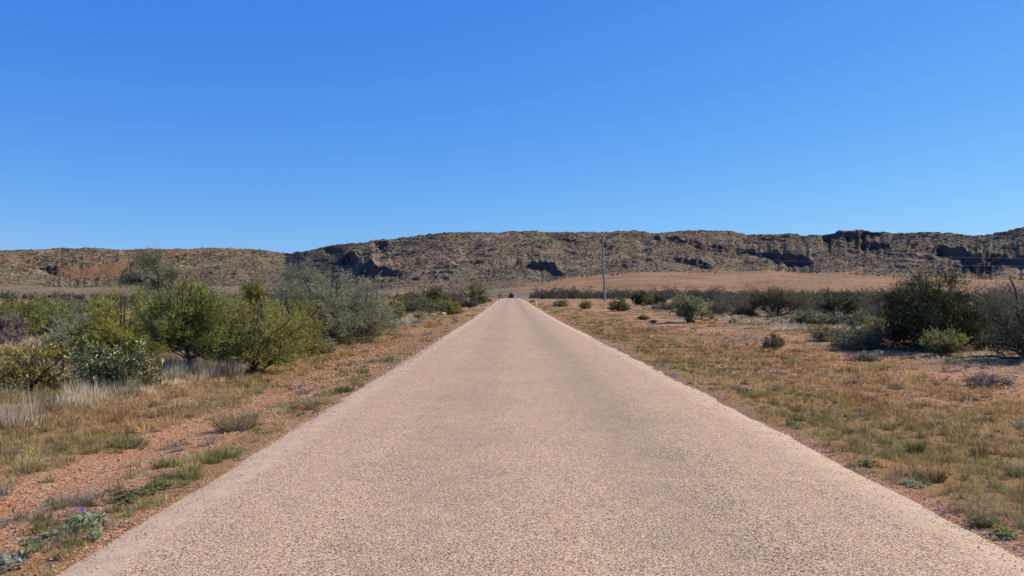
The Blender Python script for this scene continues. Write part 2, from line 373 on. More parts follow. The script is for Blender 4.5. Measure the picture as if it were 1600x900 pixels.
# rock strata: contour-following ledges where the beds crop out
strat = amp * sstep(.46, .64, fbm(ha / 110 + 5, hb / 60, 68, 4)); per_ = 9.0
hq = (HZt + 34 * fbm(ha / 210, hb / 160, 69, 4)) / per_; fr = hq - np.floor(hq)
HZt = HZt + strat * .5 * per_ * (sstep(.38, .62, fr) - fr) * (.5 + .7 * fbm(HX / 25, HY / 25, 70, 2)) + step_
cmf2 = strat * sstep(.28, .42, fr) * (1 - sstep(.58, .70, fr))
HZt[0] -= 3
# colours
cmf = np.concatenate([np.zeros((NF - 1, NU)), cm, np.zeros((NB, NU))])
hh = np.concatenate([np.zeros(NF - 1), sstep(-.02, .12, v01[:, 0]), np.ones(NB)])[:, None] * np.ones((1, NU))
def C(*c): return np.array(c)[None, None]
n1 = fbm(HX / 55, HY / 70, 71, 4)[..., None]; n2 = fbm(HX / 14, HY / 20, 72, 3)[..., None]
slopec = C(.180, .135, .095) * (1 - n1) + C(.145, .132, .082) * n1
slopec = slopec + sstep(.5, .72, n2) * (C(.25, .18, .125) - slopec) * .8
redarea = (sstep(.48, .66, fbm(UA / 70, HZt / 40, 73, 3)) * .45)[..., None]
slopec = slopec + redarea * (C(.21, .135, .10) - slopec)
leftfan = C(.185, .14, .095); rightfan = C(.29, .17, .092)
k = sstep(760, 880, UA)[..., None]
fan = leftfan * (1 - k) + rightfan * k
fan = fan * (0.62 + .75 * n1) + (sstep(.5, .7, fbm(HX / 90, HY / 60, 74, 3)) * .5)[..., None] * (C(.30, .20, .13) - fan)
hcol = fan + hh[..., None] * (slopec - fan)
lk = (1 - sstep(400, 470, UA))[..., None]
red_shade_c = (C(.145, .085, .062) * lk + C(.115, .08, .066) * (1 - lk)) * (.6 + .8 * fbm(UA / 7, HZt / 3, 75, 3))[..., None]  # red rock on the left; right-hand cliffs painted darker to carry their shade
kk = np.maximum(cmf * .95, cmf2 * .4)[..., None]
hcol = hcol + kk * (red_shade_c - hcol)
# pale bulldozed scar on the central slope and a pale track higher up
def scar(pts, wd, col, s):
    global hcol
    P = np.array(pts, float); VS = HZ - (HZt - EYE) / D * FPX
    uu = np.interp(VS, P[:, 1], P[:, 0]); ok = (VS > P[0, 1]) & (VS < P[-1, 1])
    q = (ok * (1 - sstep(wd * .5, wd, np.abs(UA - uu + 4 * (fbm(UA / 6, VS / 3, 76, 2) - .5)))) * s)[..., None]
    hcol = hcol + q * (np.array(col)[None, None] - hcol)
scar([(725, 384), (718, 391), (728, 398), (722, 405), (708, 410), (722, 418), (727, 424)], 5, (.34, .31, .27), .5)
P3 = np.stack([HX, HY, HZt], -1)
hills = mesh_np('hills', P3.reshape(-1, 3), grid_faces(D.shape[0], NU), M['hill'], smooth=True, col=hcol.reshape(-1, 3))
tag(hills, 'rocky scrub-covered range with dark and red cliff bands', 'hills', kind='structure')

# ------------------------------------------------------------------ scrub speckle on the hills (uncountable)
rng = np.random.default_rng(4)
OCT = np.array([(1, 0, .3), (.3, .95, .35), (-.8, .6, .3), (-.8, -.6, .25), (.3, -.95, .35), (.1, 0, 1.0), (0, 0, -.2)])
OCF = np.array([(0, 1, 5), (1, 2, 5), (2, 3, 5), (3, 4, 5), (4, 0, 5), (1, 0, 6), (2, 1, 6), (3, 2, 6), (4, 3, 6), (0, 4, 6)])
def blobs(name, P, rad, col, mat, zs=.8, rg=rng):
    n = len(P); a = rg.uniform(0, 6.28, n); ca, sa = np.cos(a), np.sin(a)
    o = OCT[None] * (1 + rg.uniform(-.35, .35, (n, 7, 1)))
    x = o[..., 0] * ca[:, None] - o[..., 1] * sa[:, None]; y = o[..., 0] * sa[:, None] + o[..., 1] * ca[:, None]
    W = np.stack([x, y, o[..., 2] * zs], -1) * rad[:, None, None] + P[:, None]
    F = OCF[None] + (np.arange(n) * 7)[:, None, None]
    return mesh_np(name, W.reshape(-1, 3), F.reshape(-1, 3), mat, col=np.repeat(col, 7, 0))
def cell_sample(n, r0, r1, dens):
    i = rng.integers(r0, r1 - 1, n); j = rng.integers(0, NU - 1, n)
    keep = rng.random(n) < dens[i, j]; i = i[keep]; j = j[keep]
    a = rng.random((len(i), 1)); b = rng.random((len(i), 1))
    P = P3[i, j] * (1 - a) * (1 - b) + P3[i + 1, j] * a * (1 - b) + P3[i, j + 1] * (1 - a) * b + P3[i + 1, j + 1] * a * b
    return P, i, j
dn = np.clip(fbm(ha / 45, hb / 45, 81, 4) * 2.4 - .62, .12, 1) * (1 - cmf * .85)
dn = dn * np.where(hh > .3, 1, np.interp(UA, [380, 480, 760, 860], [.22, .8, .8, .07]))
P, i, j = cell_sample(230000, NF - 8, NF + NH, dn)
rd = rng.uniform(.5, 1.5, len(P)) * np.where(rng.random(len(P)) < .12, 1.6, 1) * (P[:, 1] / 1500)
t = rng.random((len(P), 1)); sel = rng.random((len(P), 1)) < .5
cc = np.where(sel, np.array([[.070, .074, .042]]) * (.7 + .9 * t), np.array([[.145, .135, .080]]) * (.7 + .6 * t))
o = blobs('hillside_scrub', P, rd, cc, M['stone']); tag(o, 'dark and straw coloured scrub dotted over the rocky range', 'scrub', kind='stuff')
P, i, j = cell_sample(26000, NF - 2, NF + NH, np.clip(cmf * .3 + fbm(ha / 30, hb / 30, 82, 3) * 1.6 - .75, 0, 1))
cc = np.array([[.23, .15, .11]]) * rng.uniform(.6, 1.35, (len(P), 1))
o = blobs('hillside_rocks', P, rng.uniform(.8, 2.6, len(P)), cc, M['stone'], .9); tag(o, 'loose red brown boulders strewn over the rocky range', 'rocks', kind='stuff')

# ------------------------------------------------------------------ plant makers
def rvec(rg, n):
    v = rg.normal(size=(n, 3)); return v / np.linalg.norm(v, axis=1, keepdims=True)
def unit(v): return v / np.maximum(np.linalg.norm(v, axis=-1, keepdims=True), 1e-9)
def tubes(polys, rads, sides=5):
    """polys list of (k,3); rads list of (k,)"""
    Vs, Fs, off = [], [], 0
    an = np.arange(sides) * 2 * math.pi / sides
    for P, r in zip(polys, rads):
        P = np.asarray(P); T = unit(np.gradient(P, axis=0)); up = np.array([.31, .21, .93])
        A = unit(np.cross(T, up)); B = np.cross(T, A)
        ring = P[:, None] + (A[:, None] * np.cos(an)[None, :, None] + B[:, None] * np.sin(an)[None, :, None]) * np.asarray(r)[:, None, None]
        k = len(P); Vs.append(ring.reshape(-1, 3))
        q = np.arange(k - 1)[:, None] * sides + np.arange(sides)[None]; q2 = np.arange(k - 1)[:, None] * sides + (np.arange(sides)[None] + 1) % sides
        Fs.append(np.stack([q, q2, q2 + sides, q + sides], -1).reshape(-1, 4) + off); off += k * sides
    return np.concatenate(Vs), np.concatenate(Fs)
def seg_prisms(A, B, ra, rb):
    """many straight 3-sided twigs at once"""
    T = unit(B - A); up = np.tile([.3, .2, .9], (len(A), 1)); N1 = unit(np.cross(T, up)); N2 = np.cross(T, N1)
    an = np.array([0, 2.1, 4.2]); c = np.cos(an)[None, :, None]; s = np.sin(an)[None, :, None]
    r = N1[:, None] * c + N2[:, None] * s
    ra = np.broadcast_to(ra, (len(A),)); rb = np.broadcast_to(rb, (len(A),))
    Vt = np.concatenate([A[:, None] + r * ra[:, None, None], B[:, None] + r * rb[:, None, None]], 1)
    f = np.array([(0, 1, 4, 3), (1, 2, 5, 4), (2, 0, 3, 5)])
    return Vt.reshape(-1, 3), (f[None] + (np.arange(len(A)) * 6)[:, None, None]).reshape(-1, 4)
def leaves(P, Dr, ln, wd, rg):
    n = len(P); s = unit(np.cross(Dr, rvec(rg, n))); L = ln * rg.uniform(.6, 1.3, (n, 1)); W = wd * rg.uniform(.7, 1.3, (n, 1))
    V4 = np.stack([P, P + Dr * L * .45 + s * W * .5, P + Dr * L, P + Dr * L * .45 - s * W * .5], 1)
    return V4.reshape(-1, 3), np.arange(n * 4).reshape(-1, 4)

def plant_data(seed, h, wx, d, trunk=.05, nst=7, nsec=8, ntw=6, cov=2.2, up=.35, aspect=5, lw=None, elmin=10, cols=None,
               curve=1.3, lean=0, twig=1.0, thick=1.0, tip=.24, hollow=.0, single=False):
    """returns stem mesh arrays and leaf arrays of one plant standing at the origin"""
    rg = np.random.default_rng(seed)
    rx = wx / 2 * 1.06; px = d / (FPX * .64)                        # size of a render pixel there
    polys, rads = [], []; tips = []; r0 = (.012 + .014 * h) * thick
    lw = lw or max(.010, px * .55)
    ll = lw * aspect
    trunk_h = trunk * h
    ns = 0; A2, B2, CI = [], [], []
    lump = rg.uniform(.78, 1.08, 12)
    for k in range(nst):
        az = (k + rg.uniform(-.35, .35)) / nst * 6.283
        el = math.radians(elmin + (84 - elmin) * rg.random() ** 1.4) if k else math.radians(80)
        L = lump[int((az % 6.283) / 6.283 * 12) % 12]
        end = np.array([math.cos(az) * math.cos(el) * rx * L * .86, math.sin(az) * math.cos(el) * rx * L * .86, trunk_h + (h - trunk_h) * (math.sin(el)) * rg.uniform(.78, .93)])
        end[0] += lean * end[2]
        t = np.linspace(0, 1, 7)[:, None]
        base = np.array([rg.uniform(-.04, .04) * h * .6, rg.uniform(-.04, .04) * h * .6, -.03])
        q = t ** curve; zz = t ** (1 / (curve * .9))
        P = base + np.concatenate([(end[0] - base[0]) * q, (end[1] - base[1]) * q, (end[2] - base[2]) * (zz * .6 + t * .4)], 1)
        if single:
            tk = np.array([[0, 0, -.03], [.04 * h, 0, trunk_h * .45], [.0, 0, trunk_h * .8], [-.02 * h, 0, trunk_h]]); t2 = np.array([[.35], [.7], [1.0]])
            P = np.concatenate([tk, tk[-1] + (end - tk[-1]) * t2 ** np.array([[1.0, 1.0, .8]])])
        wob = rg.normal(0, .028 * h, (7, 3)) * np.sin(t * 3.14) * (np.array([[0, 0, 0, 0, 1, 1, 0]]).T if single else 1); P = P + wob
        rr = r0 * rg.uniform(.7, 1.1) * (1 - .82 * t[:, 0]); rr = np.maximum(rr, px * .12)
        polys.append(P); rads.append(rr)
    # boughs: fill the crown, each joined to the closest lower point of a main stem
    SP = np.concatenate(polys); SR = np.concatenate(rads); nb_ = nst * nsec
    dr = rvec(rg, nb_); dr[:, 2] = np.abs(dr[:, 2]); ph = rg.uniform(0, 6.28, 4)
    if elmin > 3: dr[:, 2] = np.maximum(dr[:, 2], math.sin(math.radians(elmin)) * rg.random(nb_)); dr = unit(dr)
    lum = 1 + .13 * np.sin(dr[:, 0] * 4.3 + ph[0]) + .13 * np.sin(dr[:, 1] * 4.9 + ph[1]) + .09 * np.sin(dr[:, 2] * 7 + dr[:, 0] * 6 + ph[2])
    lum = lum / lum.max() * 1.06
    rad = rg.uniform(.12, 1, nb_) ** .45 * lum * .90
    low = rg.random((nb_, 1)) < (.28 if trunk_h < .2 * h else .1); dz_ = np.abs(dr[:, 2:]) ** .72 * np.where(low, .3, 1); hr_ = np.linalg.norm(dr[:, :2], axis=1, keepdims=True); dr = np.concatenate([dr[:, :2] / np.maximum(hr_, 1e-6) * hr_ ** .8, dz_], 1)
    E = dr * rad[:, None] * np.array([rx, rx, h - trunk_h]) + np.array([0, 0, trunk_h]); E[:, 2] -= trunk_h * .25 * rg.random(nb_)
    E[:, 0] += lean * E[:, 2]
    for e in E:
        df = SP - e; cost = (df ** 2).sum(1) + np.where(df[:, 2] > -.05 * h, (.35 * h) ** 2 * 3, 0) - .15 * (e[2] - SP[:, 2]) * h * .3
        q0 = int(np.argmin(cost)); p = SP[q0]; ln = np.linalg.norm(e - p); mid = (p + e) / 2 + rg.normal(0, .07 * ln, 3) + np.array([0, 0, .08 * ln])
        r1 = min(max(SR[q0] * .5, px * .08), SR[q0]); A2 += [p, mid]; B2 += [mid, e]; CI.append((p, mid, e, r1))
    A2 = np.array(A2); B2 = np.array(B2)
    Vs, Fs = tubes(polys, rads)
    rr2 = np.repeat([c[3] for c in CI], 2)
    Vq, Fq = seg_prisms(A2, B2, rr2, rr2 * .6)
    # twigs
    n2 = len(CI); c0 = np.array([c[0] for c in CI]); c1 = np.array([c[1] for c in CI]); c2 = np.array([c[2] for c in CI])
    idx = np.repeat(np.arange(n2), ntw); t = rg.uniform(.45, 1, (len(idx), 1))
    p = np.where(t < .5, c0[idx] + (c1[idx] - c0[idx]) * t * 2, c1[idx] + (c2[idx] - c1[idx]) * (t * 2 - 1))
    dr = unit(unit(c2[idx] - c0[idx]) * .5 + rvec(rg, len(idx)) * .9 + np.array([[0, 0, up]]))
    tl = tip * .62 * (h + wx) * .5 * rg.uniform(.5, 1.2, (len(idx), 1)) * twig
    q = p + dr * tl; q[:, 2] = np.maximum(q[:, 2], .03)
    Vt, Ft = seg_prisms(p, q, max(.003, px * .07), max(.0015, px * .04))
    stem = (np.concatenate([Vs, Vq, Vt]), np.concatenate([Fs, Fq + len(Vs), Ft + len(Vs) + len(Vq)]))
    leaf = None
    if cov > 0:
        area = math.pi * rx * h * .55; nl = int(1.35 * cov * area / (ll * lw * .5)); nl = min(nl, 70000)
        wgt = rg.uniform(.3, 1, len(idx)); wgt /= wgt.sum()
        ti = rg.choice(len(idx), nl, p=wgt); s = rg.uniform(.15, 1.08, (nl, 1))
        lp = p[ti] + (q[ti] - p[ti]) * s + rg.normal(0, .018 * h, (nl, 3)) * .8
        lp[:, 2] = np.maximum(lp[:, 2], .02)
        ld = unit(dr[ti] * .6 + rvec(rg, nl) * .75 + np.array([[0, 0, up * .7]]))
        Vl, Fl = leaves(lp, ld, ll, lw, rg)
        ca = np.array(cols[0]); cb = np.array(cols[1]); cl = rg.random((n2, 1))[idx][ti]
        m = np.clip(cl * .7 + rg.random((nl, 1)) * .5 - .1, 0, 1)
        c = (ca * (1 - m) + cb * m) * rg.uniform(.75, 1.25, (nl, 1))
        if len(cols) > 2:
            s3 = rg.random((nl, 1)) < .12; c = np.where(s3, np.array(cols[2]) * rg.uniform(.8, 1.2, (nl, 1)), c)
        leaf = (Vl, Fl, np.repeat(c, 4, 0))
    return stem, leaf

GREEN = [(.085, .115, .035), (.14, .165, .05)]
YELLOWG = [(.125, .15, .04), (.205, .22, .065)]
OLIVE = [(.085, .095, .035), (.15, .15, .055)]
GREY = [(.095, .115, .09), (.165, .185, .155)]
DARK = [(.022, .034, .014), (.055, .070, .028)]
DULL = [(.07, .065, .045), (.12, .11, .08)]
TWIGGY = [(.085, .07, .06), (.13, .11, .095)]
def by2d(by): return EYE * FPX / (by - HZ)
def plant(name, label, cat, px, by, wpx, hpx, cols, seed, group=None, mat='leaf', bark='bark', d=None, z=None, depth=None, **k):
    d = d or by2d(by)
    x = px2x(px, d); zz = float(gz(x, d)) if z is None else z
    h = hpx * d / FPX; wx = wpx * d / FPX * (1.03 if group == LG else 1)
    if by is not None and d is not None:
        # keep the top where the photograph has it even though the ground is uneven
        h = max(.15, EYE + (HZ - (by - hpx)) / FPX * d - zz)
    if cols is not None:
        kf = np.array([1.25, 1.15, .95]) if cols is DARK else (np.array([2.05, 1.76, 1.28]) if group == LG else np.array([1.72, 1.50, 1.28])); cols = [tuple(np.array(c) * kf) for c in cols]
    r = empty(name, (x, d, zz)); tag(r, label, cat, group)
    stem, leaf = plant_data(seed, h, wx, d, cols=cols, **k)
    Q = leaf[0] if leaf is not None and k.get('cov', 2) >= .8 else stem[0]     # trim the plant to its measured width and height
    q0, q1 = np.percentile(Q[:, 0], (.35, 99.65)); sx = np.clip(wx / (q1 - q0), .6, 1.8); sz = np.clip(h / np.percentile(Q[:, 2], 99.85), .6, 1.8)
    for A_ in ([stem[0]] + ([leaf[0]] if leaf is not None else [])): A_ *= np.array([sx, sx, sz])
    mesh_np('stems', stem[0], stem[1], M[bark], r)
    if leaf is not None: mesh_np('foliage', leaf[0], leaf[1], M[mat], r, col=leaf[2])
    return r

# ------------------------------------------------------------------ left side shrubs and trees
LG = 'shrubs and small trees left of the road'
plant('leafy_bush', 'low dark bush with round grey-green leaves in front of the slim-trunked tree, left of road', 'bush', 184, 602, 128, 72, [(.065, .085, .04), (.14, .165, .085), (.27, .29, .18)], 11, LG, mat='waxy_leaf', nst=14, nsec=11, ntw=7, cov=3.2, aspect=2.0, lw=.026, up=.3, elmin=2, tip=.2)
plant('straggly_bush', 'thin yellow-flecked bush at the left frame edge beside the low dark bush', 'bush', 50, 606, 112, 72, [(.10, .11, .05), (.17, .165, .06), (.34, .28, .05)], 12, LG, nst=12, nsec=9, ntw=6, cov=1.25, aspect=2.6, lw=.02, up=.3, elmin=8, tip=.2)
plant('small_tree', 'feathery green tree on a single slim bent trunk, behind the low dark bush', 'tree', 291, 580, 126, 142, [(.10, .125, .045), (.165, .185, .065)], 13, LG, trunk=.30, single=True, nst=11, nsec=9, ntw=8, cov=2.3, aspect=6, lw=.014, up=.55, elmin=5, curve=1.0)
plant('yellow_green_bush', 'tall yellow-green bush behind the low dark bush', 'bush', 196, 562, 140, 112, YELLOWG, 14, LG, nst=11, nsec=9, ntw=8, cov=2.4, aspect=6, lw=.014, up=.6, elmin=10)
plant('wattle_tree', 'spreading yellow-green wattle between the slim tree and the silvery bush', 'tree', 398, 578, 150, 116, [(.11, .125, .045), (.18, .19, .07)], 15, LG, trunk=.12, nst=13, nsec=10, ntw=8, cov=2.4, aspect=6, lw=.015, up=.4, elmin=8, lean=.05)
plant('silvery_bush', 'largest silvery grey-green bush on the left, full and dome shaped', 'bush', 512, 532, 196, 122, GREY, 16, LG, nst=16, nsec=12, ntw=8, cov=2.7, aspect=5, lw=.02, up=.45, elmin=2)
plant('silvery_bush', 'lower silver-grey bush at the right foot of the largest silvery bush', 'bush', 584, 521, 74, 62, [(.10, .12, .10), (.185, .21, .18)], 17, LG, nst=10, nsec=8, ntw=6, cov=2.5, aspect=5, up=.4, elmin=2)
plant('olive_bush', 'olive bush filling the gap under the left of the largest silvery bush', 'bush', 452, 553, 112, 84, OLIVE, 18, LG, nst=11, nsec=9, ntw=7, cov=2.5, aspect=5, lw=.016, up=.45, elmin=4)
plant('grey_bush', 'small grey-leaved bush low beside the dry grass under the silvery bush', 'bush', 502, 548, 44, 36, [(.13, .14, .11), (.19, .20, .16)], 19, LG, nst=8, nsec=7, ntw=5, cov=2.0, aspect=3, up=.3, elmin=2)
plant('olive_tree', 'dark olive tree crown showing above the wattle, left of the silvery bush', 'tree', 397, 500, 44, 62, [(.07, .085, .025), (.13, .14, .04)], 20, LG, trunk=.2, nst=8, nsec=8, ntw=6, cov=2.7, aspect=4, up=.3, elmin=5)
plant('small_tree', 'dense dull green tree between the slim-trunked tree and the wattle', 'tree', 338, 566, 98, 104, [(.085, .11, .045), (.14, .165, .07)], 21, LG, trunk=.1, nst=11, nsec=9, ntw=7, cov=2.2, aspect=6, up=.5, elmin=5)
# leaning tree with an arched bare limb above the yellow-green bush
d = 27.0; x = px2x(236, d); r = empty('leaning_tree', (x + .3, d, float(gz(x, d)))); tag(r, 'sparse grey-green tree with an arched bare limb, rising highest above the yellow-green bush', 'tree', LG)
def arc(pts): 
    P = np.array(pts, float); n = len(P); t = np.linspace(0, n - 1, n * 4 - 3)
    return np.stack([np.interp(t, np.arange(n), P[:, i]) for i in range(3)], 1)
limb = arc([(0, 0, -.05), (.02, 0, .7), (.05, 0, 1.3), (-.02, .02, 1.75), (-.18, .04, 2.1), (-.42, .05, 2.22), (-.6, .06, 2.1)])
l2 = arc([(-.02, .02, 1.7), (-.1, .1, 2.3), (-.3, .1, 2.75), (-.5, 0, 3.1)])
l3 = arc([(.03, 0, 1.2), (.3, .1, 1.8), (.5, .1, 2.3)])
rg = np.random.default_rng(77); polys = [limb, l2, l3]; rads = [np.linspace(.05, .016, len(limb)), np.linspace(.03, .01, len(l2)), np.linspace(.025, .01, len(l3))]
A = []; 
for cc_, rr_, n_ in (((-.35, .05, 2.75), (.75, .6, .42), 150), ((-1.0, .05, 2.15), (.55, .4, .3), 90), ((-.1, .1, 1.9), (.9, .5, .35), 120), ((.35, .1, 2.3), (.6, .5, .45), 110)):
    A.append(np.array(cc_) + rvec(rg, n_) * rg.uniform(.1, 1, (n_, 1)) * np.array(rr_))
A = np.concatenate(A); src = np.concatenate([limb[-8:], l2[4:], l3[5:]]); 
near = src[np.argmin(((A[:, None] - src[None]) ** 2).sum(-1), 1)]
Vs, Fs = tubes(polys, rads); Vq, Fq = seg_prisms(near, A, .006, .003)
mesh_np('stems', np.concatenate([Vs, Vq]), np.concatenate([Fs, Fq + len(Vs)]), M['bark'], r)
nl = 8500; ti = rg.integers(0, len(A), nl); lp = A[ti] + rg.normal(0, .11, (nl, 3)); Vl, Fl = leaves(lp, unit(rvec(rg, nl) + [0, 0, .3]), .075, .016, rg)
c = (np.array([.15, .16, .08]) + rg.random((nl, 1)) * np.array([.12, .11, .06]))
mesh_np('foliage', Vl, Fl, M['leaf'], r, col=np.repeat(c, 4, 0))

plant('green_bush', 'bright green bush at the left frame edge, behind the grey grass', 'bush', 48, 528, 104, 58, [(.09, .12, .04), (.15, .175, .065)], 22, LG, nst=10, nsec=9, ntw=6, cov=2.5, aspect=4, up=.4, elmin=2)
plant('olive_bush', 'dull olive bush behind the bright green one at far left', 'bush', 52, 503, 100, 42, OLIVE, 23, LG, nst=10, nsec=9, ntw=6, cov=2.4, aspect=4, up=.4, elmin=2)
plant('grey_bush', 'hazy blue-grey bush right of the bright green bush', 'bush', 108, 516, 78, 54, [(.10, .115, .085), (.15, .165, .13)], 24, LG, nst=10, nsec=9, ntw=6, cov=1.6, aspect=4, up=.4, elmin=2)
plant('dead_shrub', 'bare silver-grey dead shrub in front of the blue-grey bush', 'shrub', 112, 548, 80, 62, None, 25, LG, bark='pale_wood', nst=12, nsec=10, ntw=12, cov=0, up=.25, elmin=5, twig=1.1)
plant('pinkish_shrub', 'dusty pinkish-grey shrub cut off by the left frame edge', 'shrub', 2, 540, 72, 50, [(.13, .115, .13), (.19, .17, .20)], 26, LG, nst=12, nsec=9, ntw=7, cov=2.6, aspect=2.5, up=.3, elmin=2)
plant('dead_shrub', 'low bare grey shrub tangled beneath the yellow-green bush', 'shrub', 150, 556, 60, 34, None, 27, LG, bark='pale_wood', nst=9, nsec=8, ntw=10, cov=0, up=.1, elmin=5)
plant('olive_bush', 'olive bush right of the bright green bush, mostly hidden by the yellow-green one', 'bush', 140, 510, 60, 46, YELLOWG, 28, LG, nst=9, nsec=8, ntw=6, cov=2.4, aspect=4, up=.4, elmin=2)
plant('olive_bush', 'olive bush mostly hidden behind the slim-trunked tree', 'bush', 262, 546, 120, 84, OLIVE, 43, LG, nst=11, nsec=9, ntw=7, cov=2.3, aspect=5, up=.4, elmin=2)
plant('olive_bush', 'yellowish bush mostly hidden behind the wattle', 'bush', 432, 560, 104, 88, YELLOWG, 44, LG, nst=11, nsec=9, ntw=7, cov=2.3, aspect=5, up=.5, elmin=2)
plant('olive_bush', 'yellow-green bush filling between the wattle and the slim-trunked tree', 'bush', 352, 545, 130, 84, GREEN, 45, LG, nst=11, nsec=9, ntw=7, cov=2.3, aspect=5, up=.5, elmin=2)
plant('yellow_green_bush', 'low yellow-green bush between the low dark bush and the straggly one', 'bush', 120, 566, 90, 50, YELLOWG, 46, LG, nst=11, nsec=9, ntw=6, cov=1.6, aspect=4, up=.5, elmin=4)
# the group further along the left verge
FG = 'bushes further along the left verge'
far_left = [
 ('round_bush', 'rounded yellow-green bush nearest the side track on the left', 704, 491, 38, 25, YELLOWG, 31),
 ('round_bush', 'squat dark blue-green bush hugging the foot of the rounded yellow-green bush', 710, 489.5, 26, 14, [(.045, .065, .04), (.08, .10, .065)], 32),
 ('olive_bush', 'broad grey-olive bush behind the yellow grass clump', 652, 492, 66, 32, [(.085, .09, .055), (.135, .14, .085)], 33),
 ('olive_bush', 'yellow-green bush touching the right of the lower silver-grey bush', 612, 498, 44, 36, YELLOWG, 34),
 ('olive_tree', 'tallest olive tree on the left where the verge meets the road end', 748, 478, 36, 36, [(.085, .095, .03), (.15, .155, .045)], 35),
 ('dark_tree', 'dark small tree with blackish shade left of the tallest olive tree', 680, 477, 30, 30, [(.045, .05, .02), (.10, .095, .035)], 36),
 ('grey_bush', 'grey-green bush below the tallest olive tree', 732, 482, 38, 22, [(.08, .09, .065), (.125, .135, .10)], 37),
 ('olive_bush', 'brownish olive bush beside the dark small tree', 708, 478, 32, 20, [(.085, .08, .035), (.13, .115, .05)], 38),
 ('olive_bush', 'low yellowish bush above the lower silver-grey bush', 624, 484, 50, 24, [(.11, .115, .035), (.17, .165, .05)], 39),
 ('olive_bush', 'rightmost low green bush of the left verge beside the first white post', 757, 475, 18, 13, [(.06, .08, .025), (.11, .13, .04)], 40),
 ('olive_bush', 'green low bush in the middle of the left verge group', 682, 489, 40, 22, [(.07, .085, .04), (.12, .135, .06)], 41),
 ('olive_bush', 'dull low bush on the skyline of the left verge group above the broad grey-olive bush', 648, 478, 44, 20, [(.09, .095, .04), (.13, .13, .055)], 42),
]
for nm, lb, px, by, wp, hp, cl, sd_ in far_left:
    plant(nm, lb, 'tree' if 'tree' in nm else 'bush', px, by, wp, hp, cl, sd_, FG, nst=9, nsec=8, ntw=5, cov=2.6, aspect=2.6, up=.3, elmin=2, tip=.26)

# ------------------------------------------------------------------ right side
RG = 'shrubs and small trees right of the road'
plant('dark_bush', 'largest dark green bush on the right, dense and nearly black inside', 'bush', 1458, 547, 158, 118, DARK, 51, RG, nst=20, nsec=13, ntw=8, cov=3.6, aspect=5, lw=.018, up=.45, elmin=2, tip=.22)
plant('light_green_bush', 'small light green bush in front of the largest dark bush', 'bush', 1474, 558, 66, 46, [(.12, .14, .055), (.20, .22, .09)], 52, RG, nst=11, nsec=9, ntw=7, cov=2.2, aspect=5, lw=.014, up=.7, elmin=15)
plant('grey_green_tree', 'rounded grey-green tree with two forked trunks on bare red soil', 'tree', 1079, 504, 66, 48, [(.11, .135, .075), (.185, .215, .13)], 53, RG, trunk=.2, nst=10, nsec=9, ntw=7, cov=2.7, aspect=2.6, up=.3, elmin=2, thick=1.6, lean=-.05)
plant('umbrella_tree', 'flat-topped brown-olive tree with a fan of dark limbs, right of the forked grey-green tree', 'tree', 1212, 496, 92, 48, [(.06, .06, .035), (.11, .10, .055)], 54, RG, trunk=.42, nst=12, nsec=9, ntw=7, cov=2.2, aspect=3, up=.3, elmin=1, curve=.85, thick=2.0)
plant('umbrella_tree', 'dark green flat-topped tree between the fan-limbed tree and the largest dark bush', 'tree', 1318, 505, 86, 54, [(.04, .055, .03), (.085, .10, .055)], 55, RG, trunk=.45, nst=11, nsec=8, ntw=7, cov=2.2, aspect=3, up=.3, elmin=1, curve=.85, thick=1.8)
plant('grey_bush', 'low grey-green bush left of the foot of the largest dark bush', 'bush', 1338, 545, 84, 38, [(.085, .10, .06), (.15, .17, .105)], 56, RG, nst=12, nsec=9, ntw=6, cov=2.0, aspect=3, lw=.018, up=.4, elmin=2)
plant('grey_bush', 'low dull bush beneath the arching dead branch', 'bush', 1290, 534, 52, 28, [(.075, .085, .05), (.12, .13, .085)], 57, RG, nst=10, nsec=8, ntw=6, cov=1.5, aspect=3, up=.4, elmin=2)
plant('olive_bush', 'pale yellow-green bush tucked against the left of the largest dark bush', 'bush', 1368, 535, 56, 42, [(.12, .135, .06), (.18, .20, .095)], 58, RG, nst=9, nsec=8, ntw=6, cov=1.6, aspect=4, up=.5, elmin=5)
plant('grey_herb', 'flat silver-grey herb on red soil before the low grey-green bush', 'plant', 1355, 562, 50, 16, [(.14, .17, .125), (.23, .26, .20)], 59, RG, nst=14, nsec=6, ntw=5, cov=1.6, aspect=2, lw=.02, up=.2, elmin=2, tip=.3)
plant('low_shrub', 'small brown and green shrub alone among pale grass, left of the low grey bushes', 'shrub', 1209, 541, 34, 22, [(.07, .075, .04), (.11, .12, .07)], 60, RG, nst=10, nsec=7, ntw=6, cov=1.5, aspect=3, up=.4, elmin=2)
plant('twiggy_shrub', 'hazy bare grey-brown shrub behind the right of the largest dark bush', 'shrub', 1562, 528, 110, 92, TWIGGY, 61, RG, bark='dead_wood', nst=13, nsec=11, ntw=13, cov=.5, aspect=5, up=.35, elmin=4)
plant('fallen_tree', 'half-fallen dark tree with grey limbs at the right frame edge', 'tree', 1612, 566, 150, 118, [(.05, .06, .035), (.10, .11, .065)], 62, RG, trunk=.12, nst=12, nsec=9, ntw=8, cov=.9, aspect=4, up=.2, elmin=0, thick=1.8, lean=-.1)
plant('twiggy_shrub', 'bare dark shrub low on the ground left of the half-fallen tree', 'shrub', 1545, 600, 60, 20, None, 63, RG, bark='dead_wood', nst=10, nsec=7, ntw=8, cov=0, up=.1, elmin=3)
